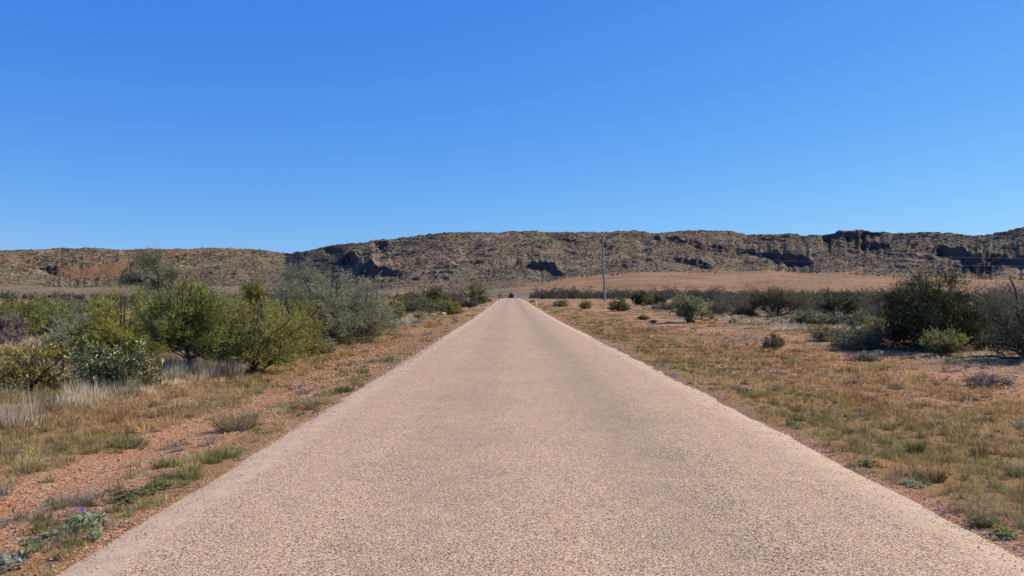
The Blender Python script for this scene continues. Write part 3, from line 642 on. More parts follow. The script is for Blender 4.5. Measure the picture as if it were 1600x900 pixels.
mid_right = [
 ('olive_bush', 'small yellow-green bush left of the power pole foot', 915, 484, 20, 16, YELLOWG, 71),
 ('olive_bush', 'green and grey bush right of the power pole foot', 968, 488, 34, 24, [(.07, .085, .045), (.14, .155, .07)], 72),
 ('grey_bush', 'grey-green bush midway between the right white post and the power pole', 876, 481, 26, 14, [(.085, .10, .065), (.13, .15, .10)], 73),
 ('dark_tree', 'blackish small tree right of the power pole, left one of two', 998, 480, 24, 25, DARK, 74),
 ('olive_bush', 'olive bush wedged between the two blackish small trees', 1012, 480, 24, 18, [(.085, .09, .035), (.14, .14, .055)], 75),
 ('dark_tree', 'blackish small tree right of the power pole, right one of two', 1032, 480, 24, 21, DARK, 76),
 ('grey_bush', 'pale grey-green bush close behind the right of the forked grey-green tree', 1122, 492, 40, 26, [(.11, .125, .085), (.16, .175, .12)], 77),
 ('grey_bush', 'dark grey-green bush left of the fan-limbed tree trunk', 1160, 496, 46, 22, [(.07, .08, .055), (.12, .13, .09)], 78),
 ('grey_bush', 'pale green bush right of the fan-limbed tree', 1262, 506, 52, 24, [(.10, .12, .08), (.16, .185, .125)], 79),
 ('olive_bush', 'olive bush just left of the forked grey-green tree', 1040, 487, 30, 16, [(.10, .11, .06), (.15, .155, .085)], 80),
 ('grass_mound', 'rounded olive tussock standing in the pale grass left of the forked tree', 1007, 499, 20, 9, [(.10, .10, .035), (.17, .16, .06)], 81),
 ('olive_bush', 'tiny bush right beside the right white post', 832, 476, 10, 8, YELLOWG, 82),
]
for nm, lb, px, by, wp, hp, cl, sd_ in mid_right:
    plant(nm, lb, 'tree' if 'tree' in nm else ('tussock' if 'mound' in nm else 'bush'), px, by, wp, hp, cl, sd_, RG, nst=9, nsec=8, ntw=5, cov=2.6, aspect=2.6, up=.3, elmin=2, tip=.26)

more_right = [
 ('twiggy_shrub', 'purplish bare shrub between the forked tree and the fan-limbed tree', 1142, 488, 48, 34, TWIGGY, 64, .8),
 ('twiggy_shrub', 'bare grey-brown shrub just right of the fan-limbed tree', 1268, 492, 60, 42, TWIGGY, 65, .8),
 ('twiggy_shrub', 'bare dark shrub left against the largest dark bush, taller than its neighbours', 1372, 508, 64, 62, TWIGGY, 66, .8),
 ('grey_bush', 'pale silvery bush low in front of the bare shrubs, right of the pale green bush', 1300, 508, 48, 22, [(.11, .125, .085), (.17, .185, .13)], 67, 2),
 ('olive_bush', 'olive bush under the dark green flat-topped tree', 1345, 512, 50, 30, [(.08, .095, .05), (.14, .15, .08)], 68, 2),
 ('grey_bush', 'dull grey bush peeping out right of the largest dark bush at ground level', 1548, 548, 50, 34, [(.09, .10, .07), (.13, .14, .10)], 69, 1.5),
 ('twiggy_shrub', 'tall bare shrub at the right frame edge behind the half-fallen tree', 1592, 505, 80, 68, TWIGGY, 70, .7)]
for nm, lb, px, by, wp, hp, cl, sd_, cv in more_right:
    plant(nm, lb, 'shrub' if 'twiggy' in nm else 'bush', px, by, wp, hp, cl, sd_, RG, bark='dead_wood' if 'twiggy' in nm else 'bark', nst=10, nsec=9, ntw=9 if 'twiggy' in nm else 6, cov=cv, aspect=3, up=.4, elmin=3, tip=.26)
# dead branches
def dead_branch(label, px, by, pts, r0, seed, ntw=26, mat='dead_wood', name='dead_branch', grp='dead branches lying about', tl=.3):
    d = by2d(by); x = px2x(px, d); r = empty(name, (x, d, float(gz(x, d)))); tag(r, label, 'branch', grp)
    rg = np.random.default_rng(seed); polys, rads = [], []
    for k, P in enumerate(pts):
        P = arc(P); P = P + rg.normal(0, .012, P.shape); polys.append(P); rads.append(np.linspace(r0 * (1 if k == 0 else .6), r0 * .22, len(P)))
    Vs, Fs = tubes(polys, rads); al = np.concatenate([p[3:] for p in polys]); ii = rg.integers(0, len(al), ntw)
    A = al[ii]; B = A + unit(rvec(rg, ntw) + [0, 0, .3]) * rg.uniform(.4, 1, (ntw, 1)) * tl
    B[:, 2] = np.maximum(B[:, 2], .015)
    Vq, Fq = seg_prisms(A, B, r0 * .2, r0 * .08)
    mesh_np('limb', np.concatenate([Vs, Vq]), np.concatenate([Fs, Fq + len(Vs)]), M[mat], r)
    return r
dead_branch('dark dead branch arching up out of the low bushes before the largest dark bush', 1335, 534,
  [[(.1, 0, 0), (0, 0, .4), (-.15, 0, .8), (-.45, .1, 1.05), (-.8, .1, 1.0), (-1.0, .1, .8)], [(.0, 0, .4), (.15, .1, .75), (.1, .2, 1.1), (.3, .2, 1.35)], [(-.1, 0, .7), (-.3, 0, .45), (-.7, 0, .35)]], .028, 91, 40, 'bark')
dead_branch('thin bare branch leaning right, between the arching branch and the largest dark bush', 1372, 520,
  [[(.2, 0, 0), (.05, 0, .6), (-.3, .1, 1.1), (-.65, .1, 1.45)], [(.05, 0, .6), (.2, .1, 1.1), (.1, .1, 1.6)]], .03, 92, 30, 'dead_wood')
dead_branch('silver-grey fallen branch pointing left at the right frame edge', 1590, 563,
  [[(.6, 0, .35), (.2, 0, .3), (-.2, 0, .38), (-.6, 0, .5), (-.85, .05, .55)], [(.2, 0, .3), (-.1, .1, .55), (-.3, .1, .8), (-.28, .1, .95)], [(.5, 0, .3), (.0, -.1, .12), (-.6, -.1, .08)]], .035, 93, 40, 'pale_wood')
dead_branch('black fallen branch flat on the soil under the silver-grey one', 1560, 568,
  [[(.7, 0, .12), (.2, 0, .1), (-.3, 0, .16), (-.9, .1, .1)], [(.2, 0, .1), (0, -.1, .25), (-.2, -.1, .3)]], .04, 94, 40, 'bark')
dead_branch('thin twig lying across the left road edge', 505, 634, [[(-.12, 0, .015), (.1, .08, .03), (.35, .25, .02)]], .007, 95, 12, 'bark', 'twig', 'twigs at the road edges', .1)
dead_branch('thin twig lying on the left road edge beside the low green mat plant', 268, 768, [[(-.1, 0, .02), (.1, .04, .03), (.28, .16, .02)]], .006, 96, 8, 'dead_wood', 'twig', 'twigs at the road edges', .08)
dead_branch('thin grey twig lying on the right road edge', 1330, 710, [[(-.3, 0, .03), (0, .0, .035), (.22, .02, .03)]], .007, 97, 8, 'dead_wood', 'twig', 'twigs at the road edges', .08)

# ------------------------------------------------------------------ thickets (uncountable masses)
def mass(name, label, items, tones, tri, cat='scrub', seed=1, mat='leaf', per=150, jit=1.0, arch=False):
    """items: (x,y,h,w)"""
    rg = np.random.default_rng(seed); n = len(items); it = np.array(items); k = per
    dirs = rvec(rg, n * k).reshape(n, k, 3); dirs[..., 2] = np.abs(dirs[..., 2])
    rad = rg.uniform(.15, .95, (n, k, 1)) ** .5
    lump = 1 + .25 * np.sin(dirs[..., :1] * 5 + rg.uniform(0, 6, (n, 1, 1))) * jit
    P = dirs * rad * lump * np.stack([it[:, 3] / 2, it[:, 3] / 2, it[:, 2]], 1)[:, None]
    zz = gz(it[:, 0], it[:, 1]); P = P + np.stack([it[:, 0], it[:, 1], zz], 1)[:, None]
    s = (tri * np.maximum(it[:, 1], 30) / (FPX * .64))[:, None]
    tn = np.array(tones); tc = tn[rg.integers(0, len(tn), n)][:, None] * rg.uniform(.7, 1.3, (n, k, 1))
    Pf = P.reshape(-1, 3); sz = np.repeat(s[:, 0], k)[:, None]
    dr = unit(rvec(rg, len(Pf)) + [0, 0, .8]); sd2 = unit(np.cross(dr, rvec(rg, len(Pf))))
    L = sz * rg.uniform(1.6, 3.6, (len(Pf), 1)); W = sz * rg.uniform(.4, .8, (len(Pf), 1))
    V4 = np.stack([Pf, Pf + dr * L * .5 + sd2 * W, Pf + dr * L, Pf + dr * L * .5 - sd2 * W], 1)
    o = mesh_np(name, V4.reshape(-1, 3), np.arange(len(Pf) * 4).reshape(-1, 4), M[mat], col=np.repeat(tc.reshape(-1, 3), 4, 0))
    return tag(o, label, cat, kind='stuff')
rg = np.random.default_rng(8)
def scatter(n, d0, d1, p0, p1, h0, h1, ws=1.3, pw=1.0, mind=0):
    out = []
    while len(out) < n:
        d = d0 + (d1 - d0) * rg.random() ** pw; px = rg.uniform(p0, p1); x = px2x(px, d)
        if mind and abs(x) < mind: continue
        nz = float(fbm(x / 16., d / 60., 180, 3)); 
        if nz < .40 and rg.random() < .8: continue
        h = rg.uniform(h0, h1) * (.5 + .85 * sstep(.36, .68, nz)) * (1 + .25 * (rg.random() < .08)); out.append((x, d, h, h * ws * rg.uniform(.7, 1.4)))
    return out
PURP = [(.10, .105, .06), (.085, .095, .05), (.075, .062, .058), (.095, .078, .068), (.06, .06, .048), (.11, .085, .07), (.05, .058, .035)]
mass('mulga_thicket', 'dark grey-brown leafless thicket stretching across the plain right of the road', scatter(900, 190, 430, 828, 1750, 1.6, 3.0, mind=9), PURP, .6, seed=3, per=150)
mass('mulga_thicket', 'nearer grey-brown thicket behind the flat-topped trees on the right', scatter(70, 58, 120, 1115, 1800, 1.2, 2.5, 1.5) + scatter(110, 110, 190, 1080, 1800, 1.5, 3.0, 1.5), PURP, .40, seed=5, per=1400)
mass('distant_scrub', 'mixed green and grey scrub behind the left verge bushes', scatter(260, 130, 420, -150, 770, 1.2, 2.4, mind=9), [(.085, .09, .055), (.11, .115, .06), (.08, .08, .06), (.13, .13, .08), (.06, .07, .04)], .75, seed=6, per=110)
mass('distant_scrub', 'sparse low scrub on the plain behind the left trees', scatter(70, 50, 120, -150, 560, .8, 1.7, 1.5), [(.085, .10, .06), (.12, .12, .085), (.11, .125, .05)], .65, seed=7, per=350)
mass('low_saltbush', 'low silvery ground scrub scattered through pale grass right of the road', scatter(90, 42, 110, 1000, 1750, .25, .7, 1.8), [(.13, .135, .11), (.17, .165, .14), (.11, .12, .08)], .7, seed=9, per=130)

# ------------------------------------------------------------------ grass (uncountable)
def tufts(name, label, n, dens, look, seed, d0=3.6, d1=130, nb=12, px0=-60, px1=1660, pw=1.0, cl=9, sg=.06):
    rg = np.random.default_rng(seed)
    nc = n // cl; u = rg.random(nc) ** pw; dc = d0 * (d1 / d0) ** u; xc = px2x(rg.uniform(px0, px1, nc), dc)
    sgc = sg * rg.uniform(.4, 1.7, nc) * np.clip(dc / 9, .8, 4); hc = rg.uniform(.55, 1.55, nc); tcx = rg.normal(0, 1, nc)
    ci = np.repeat(np.arange(nc), cl); n = len(ci); ox = rg.normal(0, 1, n); oy = rg.normal(0, 1, n)
    x = xc[ci] + ox * sgc[ci]; d = dc[ci] + oy * sgc[ci]; rr_ = np.exp(-(ox ** 2 + oy ** 2) * .35); rnd_ = dens(xc, dc, rg) 
    ck = rg.random(nc) < rnd_; kk_ = ck[ci] & (d > d0 * .9); x = x[kk_]; d = d[kk_]; ci = ci[kk_]; rr_ = rr_[kk_]
    n = len(x)
    keep = (dens(x, d, rg) > .04) & (np.maximum(*offs(x, d)) > -.02); x = x[keep]; d = d[keep]; ci = ci[keep]; rr_ = rr_[keep]; n = len(x)
    h, c, spread = look(x, d, rg)                        # (n,), (n,3)
    h = h * hc[ci] * (.6 + .75 * rr_); c = c * (1 + .30 * tcx[ci])[:, None].clip(.4, 1.6) * np.where((hc[ci] > 1.35)[:, None], .8, 1)
    z = gz(x, d) - .005
    pxs = d / (FPX * .64); wd = np.maximum(.005, pxs * .62)
    az = rg.uniform(0, 6.283, (n, nb)); tilt = rg.uniform(.05, 1, (n, nb)) * spread[:, None]
    br = rg.uniform(0, .5, (n, nb)) * (h[:, None] * .5 + .4 * pxs[:, None])
    L = h[:, None] * rg.uniform(.5, 1.15, (n, nb))
    bx = x[:, None] + np.cos(az) * br; by = d[:, None] + np.sin(az) * br
    dx = np.cos(az) * np.sin(tilt); dy = np.sin(az) * np.sin(tilt); dz = np.cos(tilt)
    a2 = rg.uniform(0, 6.283, (n, nb)); sx = np.cos(a2) * wd[:, None] * .5; sy = np.sin(a2) * wd[:, None] * .5
    B0 = np.stack([bx - sx, by - sy, np.broadcast_to(z[:, None], bx.shape)], -1); B1 = np.stack([bx + sx, by + sy, np.broadcast_to(z[:, None], bx.shape)], -1)
    Tp = np.stack([bx + dx * L, by + dy * L, z[:, None] + dz * L], -1)
    Vv = np.stack([B0, B1, Tp], 2).reshape(-1, 3)
    cc = (c[:, None] * rg.uniform(.5, 1.45, (n, nb, 1))); cc = np.repeat(cc.reshape(-1, 3), 3, 0)
    o = mesh_np(name, Vv, np.arange(len(Vv)).reshape(-1, 3), M['grass'], col=cc)
    return tag(o, label, 'grass', kind='stuff')
def lerp(a, b, t): return np.array(a) * (1 - t[:, None]) + np.array(b) * t[:, None]
def offs(x, y): return edge_l(y) - x, x - edge_r(y)

STRAW = (.58, .41, .20); RUST = (.50, .28, .115); GRN = (.27, .27, .08); PALE = (.68, .56, .36); ASH = (.52, .44, .30); DKG = (.085, .115, .045)
def dens_dry(x, y, rg):
    l, r = offs(x, y); m = litter(x, y)
    pl = ip(l, [(-9, 0), (1.25, .12), (1.7, .85), (4, .95), (7, .7), (20, .55), (60, .5)])
    pr = ip(r, [(-9, 0), (.02, 0), (.12, .45), (.8, .75), (1.6, .9), (4.8, .9), (5.6, .5), (7, .45), (9, .8), (60, .6)])
    return np.maximum(pl, pr) * sstep(.15, .5, m)
def look_dry(x, y, rg):
    l, r = offs(x, y); n = len(x); a = fbm(x * .5, y * .35, 101, 3); b = fbm(x * 1.7, y * 1.2, 102, 3); t = np.clip(rg.random(n) * .5 + (b - .25), 0, 1)
    c = lerp(STRAW, RUST, np.clip(t + .25 * (r > 0), 0, 1)); g = sstep(.5, .66, a + .08 * rg.random(n)) * np.where(r > 1.6, .35, .7)
    c = c * (1 - g[:, None]) + np.array((.36, .31, .11)) * g[:, None]
    ash = sstep(.52, .66, fbm(x * .35 + 9, y * .3, 103, 3)) * np.where(r > 5, 1, .5) * np.where(np.abs(x) > 9, 1, .4); c = c * (1 - ash[:, None]) + np.array(ASH) * ash[:, None]
    h = rg.uniform(.045, .11, n) * (.7 + .7 * b); h = h * np.where(l > 4, 1.6, np.where(l > 0, 1.15, 1))
    return h * .85, c, np.full(n, 1.05)
tufts('dry_grass', 'short straw and rust coloured dry grass on both verges', 170000, dens_dry, look_dry, 201, nb=8, pw=.8)
def dens_edge(x, y, rg):
    l, r = offs(x, y); b = fbm(x * 1.3, y * .8, 111, 3)
    pl = ip(l, [(-9, 0), (-.02, 0), (.1, .9), (.5, .8), (.75, .25), (1.0, .05), (60, 0)]) * sstep(.38, .52, b)
    pr = ip(r, [(-9, 0), (0, 0), (.12, .9), (1.0, .8), (1.8, .45), (4, .2), (6, .05), (60, 0)]) * sstep(.32, .48, b)
    return np.maximum(pl, pr)
def look_edge(x, y, rg):
    n = len(x); t = np.clip(rg.random(n) * .8 + fbm(x * .8, y * .6, 112, 2) - .5, 0, 1); c = lerp(GRN, (.30, .25, .12), t)
    return rg.uniform(.04, .115, n), c, np.full(n, 1.1)
tufts('green_verge_grass', 'short green grass patches along both road edges', 60000, dens_edge, look_edge, 202, nb=12, px0=-40, pw=.75)
def dens_tall(x, y, rg):
    l, r = offs(x, y); b = fbm(x * .7, y * .5, 121, 3)
    a = ip(l, [(-9, 0), (3.2, 0), (4.0, 1), (6.0, 1), (7, .35), (9, .12), (30, .1), (60, 0)]) * sstep(.28, .42, b)
    c = ip(r, [(-9, 0), (7.5, 0), (9.5, .7), (14, .8), (22, .7), (40, .4), (60, .2)]) * sstep(.38, .55, b)
    return np.where(y < 9, 0, np.maximum(a, c))
def look_tall(x, y, rg):
    n = len(x); t = np.clip(rg.random(n) * .6 + fbm(x * .4, y * .4, 122, 2) - .3, 0, 1); c = lerp(PALE, ASH, t)
    return rg.uniform(.12, .29, n) * np.where(x > 0, .75, 1), c, np.full(n, .6)
tufts('tall_pale_grass', 'tall bleached grass in front of the bushes on both sides', 60000, dens_tall, look_tall, 203, d0=9, d1=120, nb=13, px0=-80)
# grey creeping dead mat on the red strip
def dens_mat(x, y, rg):
    l, r = offs(x, y); b = fbm(x * 2.3, y * 1.5, 131, 3)
    a = ip(l, [(-9, 0), (.0, .05), (.25, .7), (1.6, .75), (2.2, .2), (60, 0)]); c = ip(r, [(-9, 0), (.3, .3), (2, .4), (6, .6), (9, .5), (60, .2)])
    return np.maximum(a, c) * sstep(.52, .62, b)
def look_mat(x, y, rg):
    n = len(x); c = lerp((.24, .20, .16), (.42, .36, .28), rg.random(n)); return rg.uniform(.04, .10, n), c, np.full(n, 1.5)
tufts('dead_grass_mat', 'flattened grey dead runners over the red gravel beside the road', 42000, dens_mat, look_mat, 204, d1=60, nb=12)

# clumps of grass one can tell apart
def clump(label, px, by, wpx, hpx, col, seed, group='grass clumps standing by the bushes', nb=420, spread=.55, name='grass_clump'):
    d = by2d(by); x = px2x(px, d); z = float(gz(x, d)); h = hpx * d / FPX; wx = wpx * d / FPX; rg = np.random.default_rng(seed)
    az = rg.uniform(0, 6.283, nb); rr = np.sqrt(rg.random(nb)) * wx * .36; B = np.stack([np.cos(az) * rr, np.sin(az) * rr * .6, np.zeros(nb) - .02], 1)
    lean = rg.uniform(0, spread, nb) ; L = h * rg.uniform(.5, 1.1, nb) 
    T = B + np.stack([np.cos(az) * np.sin(lean), np.sin(az) * np.sin(lean), np.cos(lean)], 1) * L[:, None]
    wd = max(.004, d / (FPX * .64) * .4); a2 = rg.uniform(0, 6.28, nb); s = np.stack([np.cos(a2), np.sin(a2), a2 * 0], 1) * wd * .5
    Mid = (B + T) / 2; Mid[:, 2] += .02
    Vv = np.stack([B - s, B + s, Mid + s * .8, T, Mid - s * .8], 1).reshape(-1, 3)
    c = np.repeat(np.array(col) * rg.uniform(.7, 1.25, (nb, 1)), 5, 0)
    o = mesh_np(name, Vv, np.arange(nb * 5).reshape(-1, 5), M['grass'], col=c); o.location = (x, d, z)
    return tag(o, label, 'grass clump', group)
clump('yellow upright grass clump at the foot of the broad grey-olive bush', 656, 497, 24, 14, (.42, .34, .15), 301)
clump('arching bleached grass clump under the wattle', 362, 583, 52, 30, PALE, 302, nb=600)
clump('bleached grass clump between the slim trunk and the wattle', 306, 584, 36, 22, (.42, .34, .22), 303)
clump('low whitish grass clump beside the small grey-leaved bush', 456, 556, 62, 14, (.45, .42, .35), 304, nb=700, spread=1.1)
clump('straw grass clump under the right of the silvery bush', 540, 535, 44, 17, (.42, .31, .15), 305)
clump('pale grey grass patch left of the yellow upright clump', 645, 503, 34, 8, (.40, .39, .34), 306, spread=1.2)
clump('rusty tussock on the right verge nearest the camera', 1460, 752, 40, 26, (.30, .19, .08), 307, nb=260)
clump('dark green tussock at the right road edge, above the grey twig', 1430, 700, 34, 24, (.15, .14, .06), 308, nb=260)
clump('dark seed-headed grass clump on the left edge of the road', 372, 668, 70, 40, (.34, .27, .14), 309, nb=520, spread=1.15)
clump('darker olive tussock on the left verge in the dry grass', 205, 686, 70, 22, (.27, .26, .11), 310, nb=420, spread=1.2)
clump('low green clump on the left road edge past the twig', 537, 612, 34, 12, (.14, .16, .05), 311, nb=300, spread=1.0)

# mat-forming herbs and the flowering plant
def herb(name, label, px, by, wpx, hpx, cols, seed, nl=260, ll=.035, lw=.018, flower=False, group='small leafy plants on the left road edge', upright=.3):
    d = by2d(by); x = px2x(px, d); z = float(gz(x, d)); R_ = wpx * d / FPX / 2; h = hpx * d / FPX; rg = np.random.default_rng(seed)
    r = empty(name, (x, d, z)); tag(r, label, 'plant', group)
    ns = max(10, nl // 14); az = rg.uniform(0, 6.28, ns); rr = R_ * rg.uniform(.2, 1, ns)
    E = np.stack([np.cos(az) * rr, np.sin(az) * rr * 1.3, h * rg.uniform(.25, 1, ns) * (1 - .6 * rr / R_)], 1)
    Z0 = np.zeros((ns, 3)); Mid = E * .55; Mid[:, 2] = E[:, 2] * .8 + .004
    Vq, Fq = seg_prisms(np.concatenate([Z0, Mid]), np.concatenate([Mid, E]), .0035, .002); mesh_np('stems', Vq, Fq, M['dead_wood'], r)
    ti = rg.integers(0, ns, nl); t = rg.uniform(.2, 1.05, (nl, 1)); P = Mid[ti] * (1 - t) + E[ti] * t; P[:, 2] = np.maximum(P[:, 2], .006)
    Dr = unit(rvec(rg, nl) * np.array([1, 1, .5]) + [0, 0, upright]); Vl, Fl = leaves(P, Dr, ll, lw, rg)
    m = rg.random((nl, 1)); c = np.array(cols[0]) * (1 - m) + np.array(cols[1]) * m
    mesh_np('leaves', Vl, Fl, M['leaf'], r, col=np.repeat(c, 4, 0))
    if flower:
        base = np.array([-.025, -.02, h + .012]); st = seg_prisms(np.array([[-.02, 0, .01]]), base[None], .003, .002); mesh_np('flower_stalk', st[0], st[1], M['dead_wood'], r)
        V_, F_ = [], []
        for fl, fo in enumerate(((0, 0, 0), (.022, .01, -.012), (-.016, .012, -.018))):
            for k in range(5):
                a = k * 1.2566 + fl; a1 = a - .55; a2 = a + .55; c0 = base + np.array(fo); rr = .021
                b = len(V_); V_ += [c0, c0 + [math.cos(a1) * rr * .75, math.sin(a1) * rr * .75, .005], c0 + [math.cos(a) * rr, math.sin(a) * rr, .012], c0 + [math.cos(a2) * rr * .75, math.sin(a2) * rr * .75, .005]]
                F_.append((b, b + 1, b + 2, b + 3))
        mesh_np('flower', np.array(V_), np.array(F_), M['purple_petal'], r)
    return r
GL = [(.28, .32, .15), (.50, .52, .32)]
herb('flowering_plant', 'grey-green plant with a purple flower on the gravel at lower left', 138, 822, 62, 26, GL, 401, 330, .05, .022, True)
herb('leafy_plant', 'upright green broad-leaved plant near the lower left corner', 46, 874, 44, 38, [(.22, .25, .10), (.42, .43, .22)], 402, 190, .05, .022, upright=.9)
herb('leafy_plant', 'small grey-green plant just below the purple flower plant', 148, 840, 40, 12, GL, 403, 160, .035, .016)
herb('silvery_plant', 'silvery low plant in the very corner at lower left', 12, 888, 70, 20, [(.34, .34, .25), (.52, .50, .40)], 404, 420, .05, .012)
herb('mat_plant', 'dark green mat plant spreading at the left road edge', 205, 778, 80, 18, [(.17, .18, .06), (.34, .31, .13)], 405, 900, .028, .012)
herb('mat_plant', 'green mat plant beside the dark one, nearer the seal', 248, 766, 56, 18, [(.18, .22, .06), (.34, .34, .12)], 406, 600, .028, .01)
herb('mat_plant', 'thin grey-green mat plant left of the purple flower plant', 88, 836, 56, 10, GL, 407, 260, .03, .014)
herb('leafy_plant', 'tiny green sprig alone on the gravel right of the purple flower plant', 206, 818, 14, 5, GL, 408, 40, .02, .01)
RGp = 'small leafy plants on the right road edge'
herb('mat_plant', 'green mat plant at the right road edge by the grey twig', 1356, 728, 40, 12, [(.22, .22, .075), (.36, .34, .14)], 409, 380, .03, .01, group=RGp)
herb('mat_plant', 'grey-green mat plant at the right road edge below the twig', 1425, 758, 36, 8, GL, 410, 260, .03, .012, group=RGp)
herb('mat_plant', 'dark green mat plant at the right road edge nearest the corner', 1538, 818, 60, 12, [(.18, .18, .06), (.34, .31, .12)], 411, 600, .03, .01, group=RGp)
herb('mat_plant', 'bright green mat plant lowest on the right road edge', 1566, 836, 50, 10, [(.25, .26, .08), (.40, .38, .15)], 412, 420, .03, .01, group=RGp)

# ------------------------------------------------------------------ gravel (uncountable)
def gravel(name, label, n, fx, d0, d1, s0, s1, cols, seed, dz=0.0):
    rg = np.random.default_rng(seed); d = d0 * (d1 / d0) ** rg.random(n); x = fx(d, rg, n)
    keep = rg.random(n) < np.clip(1.25 - litter(x, d), .1, 1); x = x[keep]; d = d[keep]; n = len(x)
    z = gz(x, d); on = (x > edge_l(d)) & (x < edge_r(d)); z = np.where(on, prof(d) + .012, z)
    r = rg.uniform(s0, s1, n) * (rg.random(n) ** 1.5 + .5) * np.clip(d / 8, 1, 2.5); cc = np.array(cols)[rg.integers(0, len(cols), n)] * rg.uniform(.75, 1.2, (n, 1))
    o = blobs(name, np.stack([x, d, z + r * .1], 1), r, cc, M['stone'], .7, rg); return tag(o, label, 'gravel', kind='stuff')
gravel('gravel', 'orange gravel strewn on the bare strip left of the road', 15000, lambda d, rg, n: edge_l(d) - rg.uniform(-.12, 2.2, n), 3.6, 34, .004, .012, [(.56, .27, .10), (.46, .19, .065), (.60, .42, .24), (.32, .14, .055), (.62, .50, .34)], 501)
gravel('gravel', 'loose stones on the soil right of the road', 14000, lambda d, rg, n: edge_r(d) + rg.uniform(-.12, 9, n), 4.5, 40, .004, .013, [(.50, .28, .17), (.42, .2, .11), (.55, .42, .32), (.30, .16, .1)], 502)
gravel('road_grit', 'pale loose grit along the edges of the road', 16000, lambda d, rg, n: np.where(rg.random(n) < .5, edge_l(d) + np.abs(rg.normal(0, .22, n)) - .1, edge_r(d) - np.abs(rg.normal(0, .2, n)) + .1), 3.6, 30, .003, .006, [(.55, .44, .36), (.46, .34, .27), (.62, .53, .46), (.25, .19, .16)], 503)
# boulders
def rock(label, px, by, wpx, col, seed, group='stones beside the left verge'):
    d = by2d(by); x = px2x(px, d); R_ = wpx * d / FPX / 2; rg = np.random.default_rng(seed)
    import bmesh
    bm = bmesh.new(); bmesh.ops.create_icosphere(bm, subdivisions=3, radius=R_)
    P = np.array([v.co[:] for v in bm.verts]); q = 1 + .45 * (fbm(P[:, 0] / R_ * 1.3 + seed, P[:, 1] / R_ * 1.3 + P[:, 2] / R_, seed, 3) - .5)
    for v, k in zip(bm.verts, q): v.co *= k; v.co.z *= .6
    F = np.array([[v.index for v in f.verts] for f in bm.faces]); P = np.array([v.co[:] for v in bm.verts]); bm.free()
    o = mesh_np('boulder', P, F, M['stone'], col=np.tile(col, (len(P), 1))); o.location = (x, d, float(gz(x, d)) + R_ * .15); return tag(o, label, 'boulder', group)
rock('pink boulder at the verge right of the yellow grass clump', 676, 493, 12, (.42, .27, .2), 1)
rock('pale grey boulder between the pink boulder and the rounded bush', 692, 491.5, 11, (.40, .36, .28), 2)
# ------------------------------------------------------------------ man-made things
def box(w_, d_, h_, z0, x0=0, y0=0, bev=.006):
    import bmesh
    bm = bmesh.new(); bmesh.ops.create_cube(bm, size=1)
    for v in bm.verts: v.co = Vector((v.co.x * w_ + x0, v.co.y * d_ + y0, (v.co.z + .5) * h_ + z0))
    bmesh.ops.bevel(bm, geom=bm.edges[:], offset=bev, segments=1, affect='EDGES'); return bm
def bmobj(name, bm, mat, parent=None):
    me = bpy.data.meshes.new(name); bm.to_mesh(me); bm.free(); me.materials.append(mat); return link(bpy.data.objects.new(name, me), parent)
def guide_post(label, px, d, top_y):
    x = px2x(px, d); z = float(gz(x, d)); h = EYE + (HZ - top_y) / FPX * d - z
    r = empty('guide_post', (x, d, z)); tag(r, label, 'guide post', 'white guide posts along the road')
    P = np.array([(0, 0, -.1), (0, 0, h * .5), (0, 0, h - .01), (0, 0, h)]); Vs, Fs = tubes([P], [np.array([1, 1, 1, .05]) * (.075 if d < 150 else .10)], 12); Vs[:, 1] *= .7; mesh_np('post', Vs, Fs, M['white_paint'], r)
    bmobj('reflector', box(.06, .012, .10, h - .26, 0, -.062 if d < 150 else -.078, .003), M['red_reflector'] if px < 800 else M['galvanised_steel'], r)
    return r
guide_post('white guide post left of the road, the nearer and larger one', 762, 104, 472)
guide_post('white guide post right of the road, the larger one in the open verge', 837.5, 106, 471)
guide_post('far white guide post left of the road, left one of a close pair', 777.5, 205, 463.5)
guide_post('far white guide post left of the road, right one of a close pair', 782.5, 226, 463.5)
guide_post('far white guide post right of the road beside the white railing', 804.5, 262, 461.5)
# white railing by the crest
d = 276; x = px2x(813, d); z = float(gz(x, d)); r = empty('railing', (x, d, z)); tag(r, 'short white railing right of the road at its far crest', 'railing')
for q in (-1.6, 0, 1.6): bmobj('post', box(.18, .12, 1.05, -.1, q), M['white_paint'], r)
bmobj('rail', box(3.9, .06, .2, .55, 0, -.1), M['white_paint'], r); bmobj('rail', box(3.9, .06, .2, .96, 0, -.1), M['white_paint'], r)
plant('orange_bush', 'rusty orange bush left of the road at its far crest', 'bush', 782, 466, 9, 9, [(.24, .14, .055), (.32, .20, .08)], 601, d=270, nst=8, nsec=7, ntw=5, cov=2.6, aspect=2, up=.3, elmin=2)
plant('dark_tree', 'dark round tree just beyond the road crest', 'tree', 799, 466, 10, 10, [(.05, .06, .03), (.09, .10, .05)], 602, d=320, nst=8, nsec=7, ntw=5, cov=2.8, aspect=2, up=.3, elmin=2)

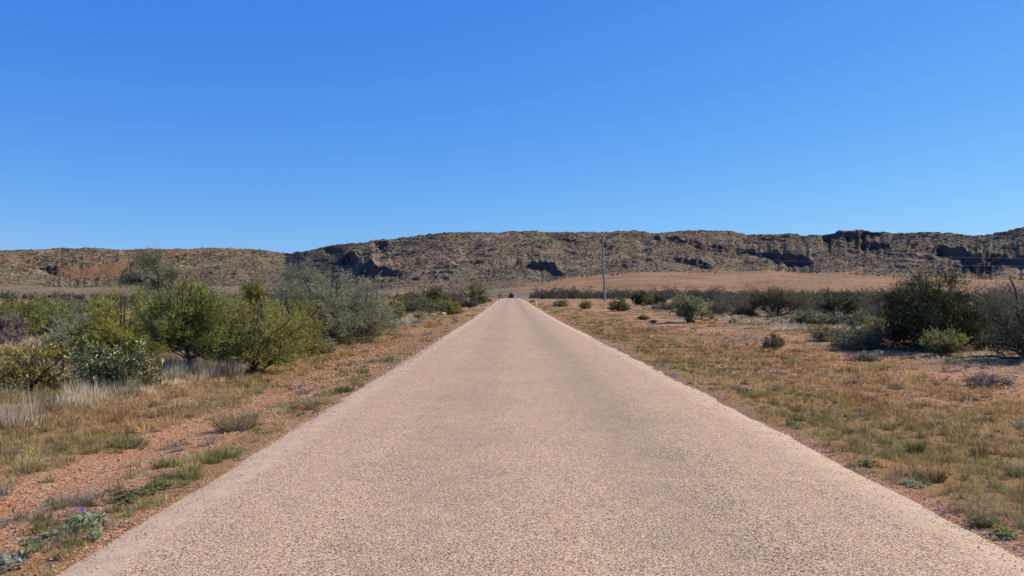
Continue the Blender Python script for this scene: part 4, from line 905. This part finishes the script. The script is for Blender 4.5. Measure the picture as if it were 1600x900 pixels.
# power pole
PD = 153.0; px_ = px2x(945, PD); zb = float(gz(px_, PD)); zt = EYE + (HZ - 373) / FPX * PD
r = empty('power_pole', (px_, PD, zb)); tag(r, 'tall grey power pole standing alone right of the road', 'power pole')
H = zt - zb
t = np.linspace(0, 1, 14); P = np.stack([-.45 * t, 0 * t, -.2 + (H + .2) * t], 1); Vs, Fs = tubes([P], [.24 - .10 * t], 12); mesh_np('pole', Vs, Fs, M['galvanised_steel'], r, smooth=True)
cap = arc([(-.45, 0, H - .05), (-.45, 0, H + .45)]); Vs, Fs = tubes([cap], [np.linspace(.12, .06, len(cap))], 8); mesh_np('top_insulator', Vs, Fs, M['dark_porcelain'], r)
att = []
for k, (hy, sx) in enumerate(((384.5, 1), (399, 1), (386.5, -1), (400, -1))):
    zz = EYE + (HZ - hy) / FPX * PD - zb; xo = -.45 * zz / H
    a = bmobj('insulator_arm', box(.55, .09, .09, zz, xo + sx * .38, 0, .01), M['dark_porcelain'], r)
    P = np.array([(xo + sx * .6, 0, zz + .04), (xo + sx * .6, 0, zz + .14), (xo + sx * .6, 0, zz + .24), (xo + sx * .6, 0, zz + .36)]); Vs, Fs = tubes([P], [np.array([.06, .13, .08, .11])], 8); mesh_np('insulator', Vs, Fs, M['dark_porcelain'], a)
    if sx > 0: att.append((px_ + xo + .6, zb + zz + .36))
def wire(label, x0, z0, lab_sag, span=215, r_=.016, y1=PD):
    t = np.linspace(0, 1, 60); X_ = x0 + span * t; Z_ = z0 - lab_sag * 4 * t * (1 - t); Y_ = PD + (y1 - PD) * t
    Vs, Fs = tubes([np.stack([X_, Y_, Z_], 1)], [np.full(60, r_ * .8)], 6); o = mesh_np('power_line', Vs, Fs, M['wire'], smooth=True)
    return tag(o, label, 'cable', 'cables strung from the power pole')
wire('upper cable sagging from the power pole to the right', att[0][0], att[0][1], 2.9)
wire('lower cable sagging from the power pole to the right', att[1][0], att[1][1], 2.6)
print('objects', len(bpy.data.objects), 'polys', sum(len(m.polygons) for m in bpy.data.meshes))
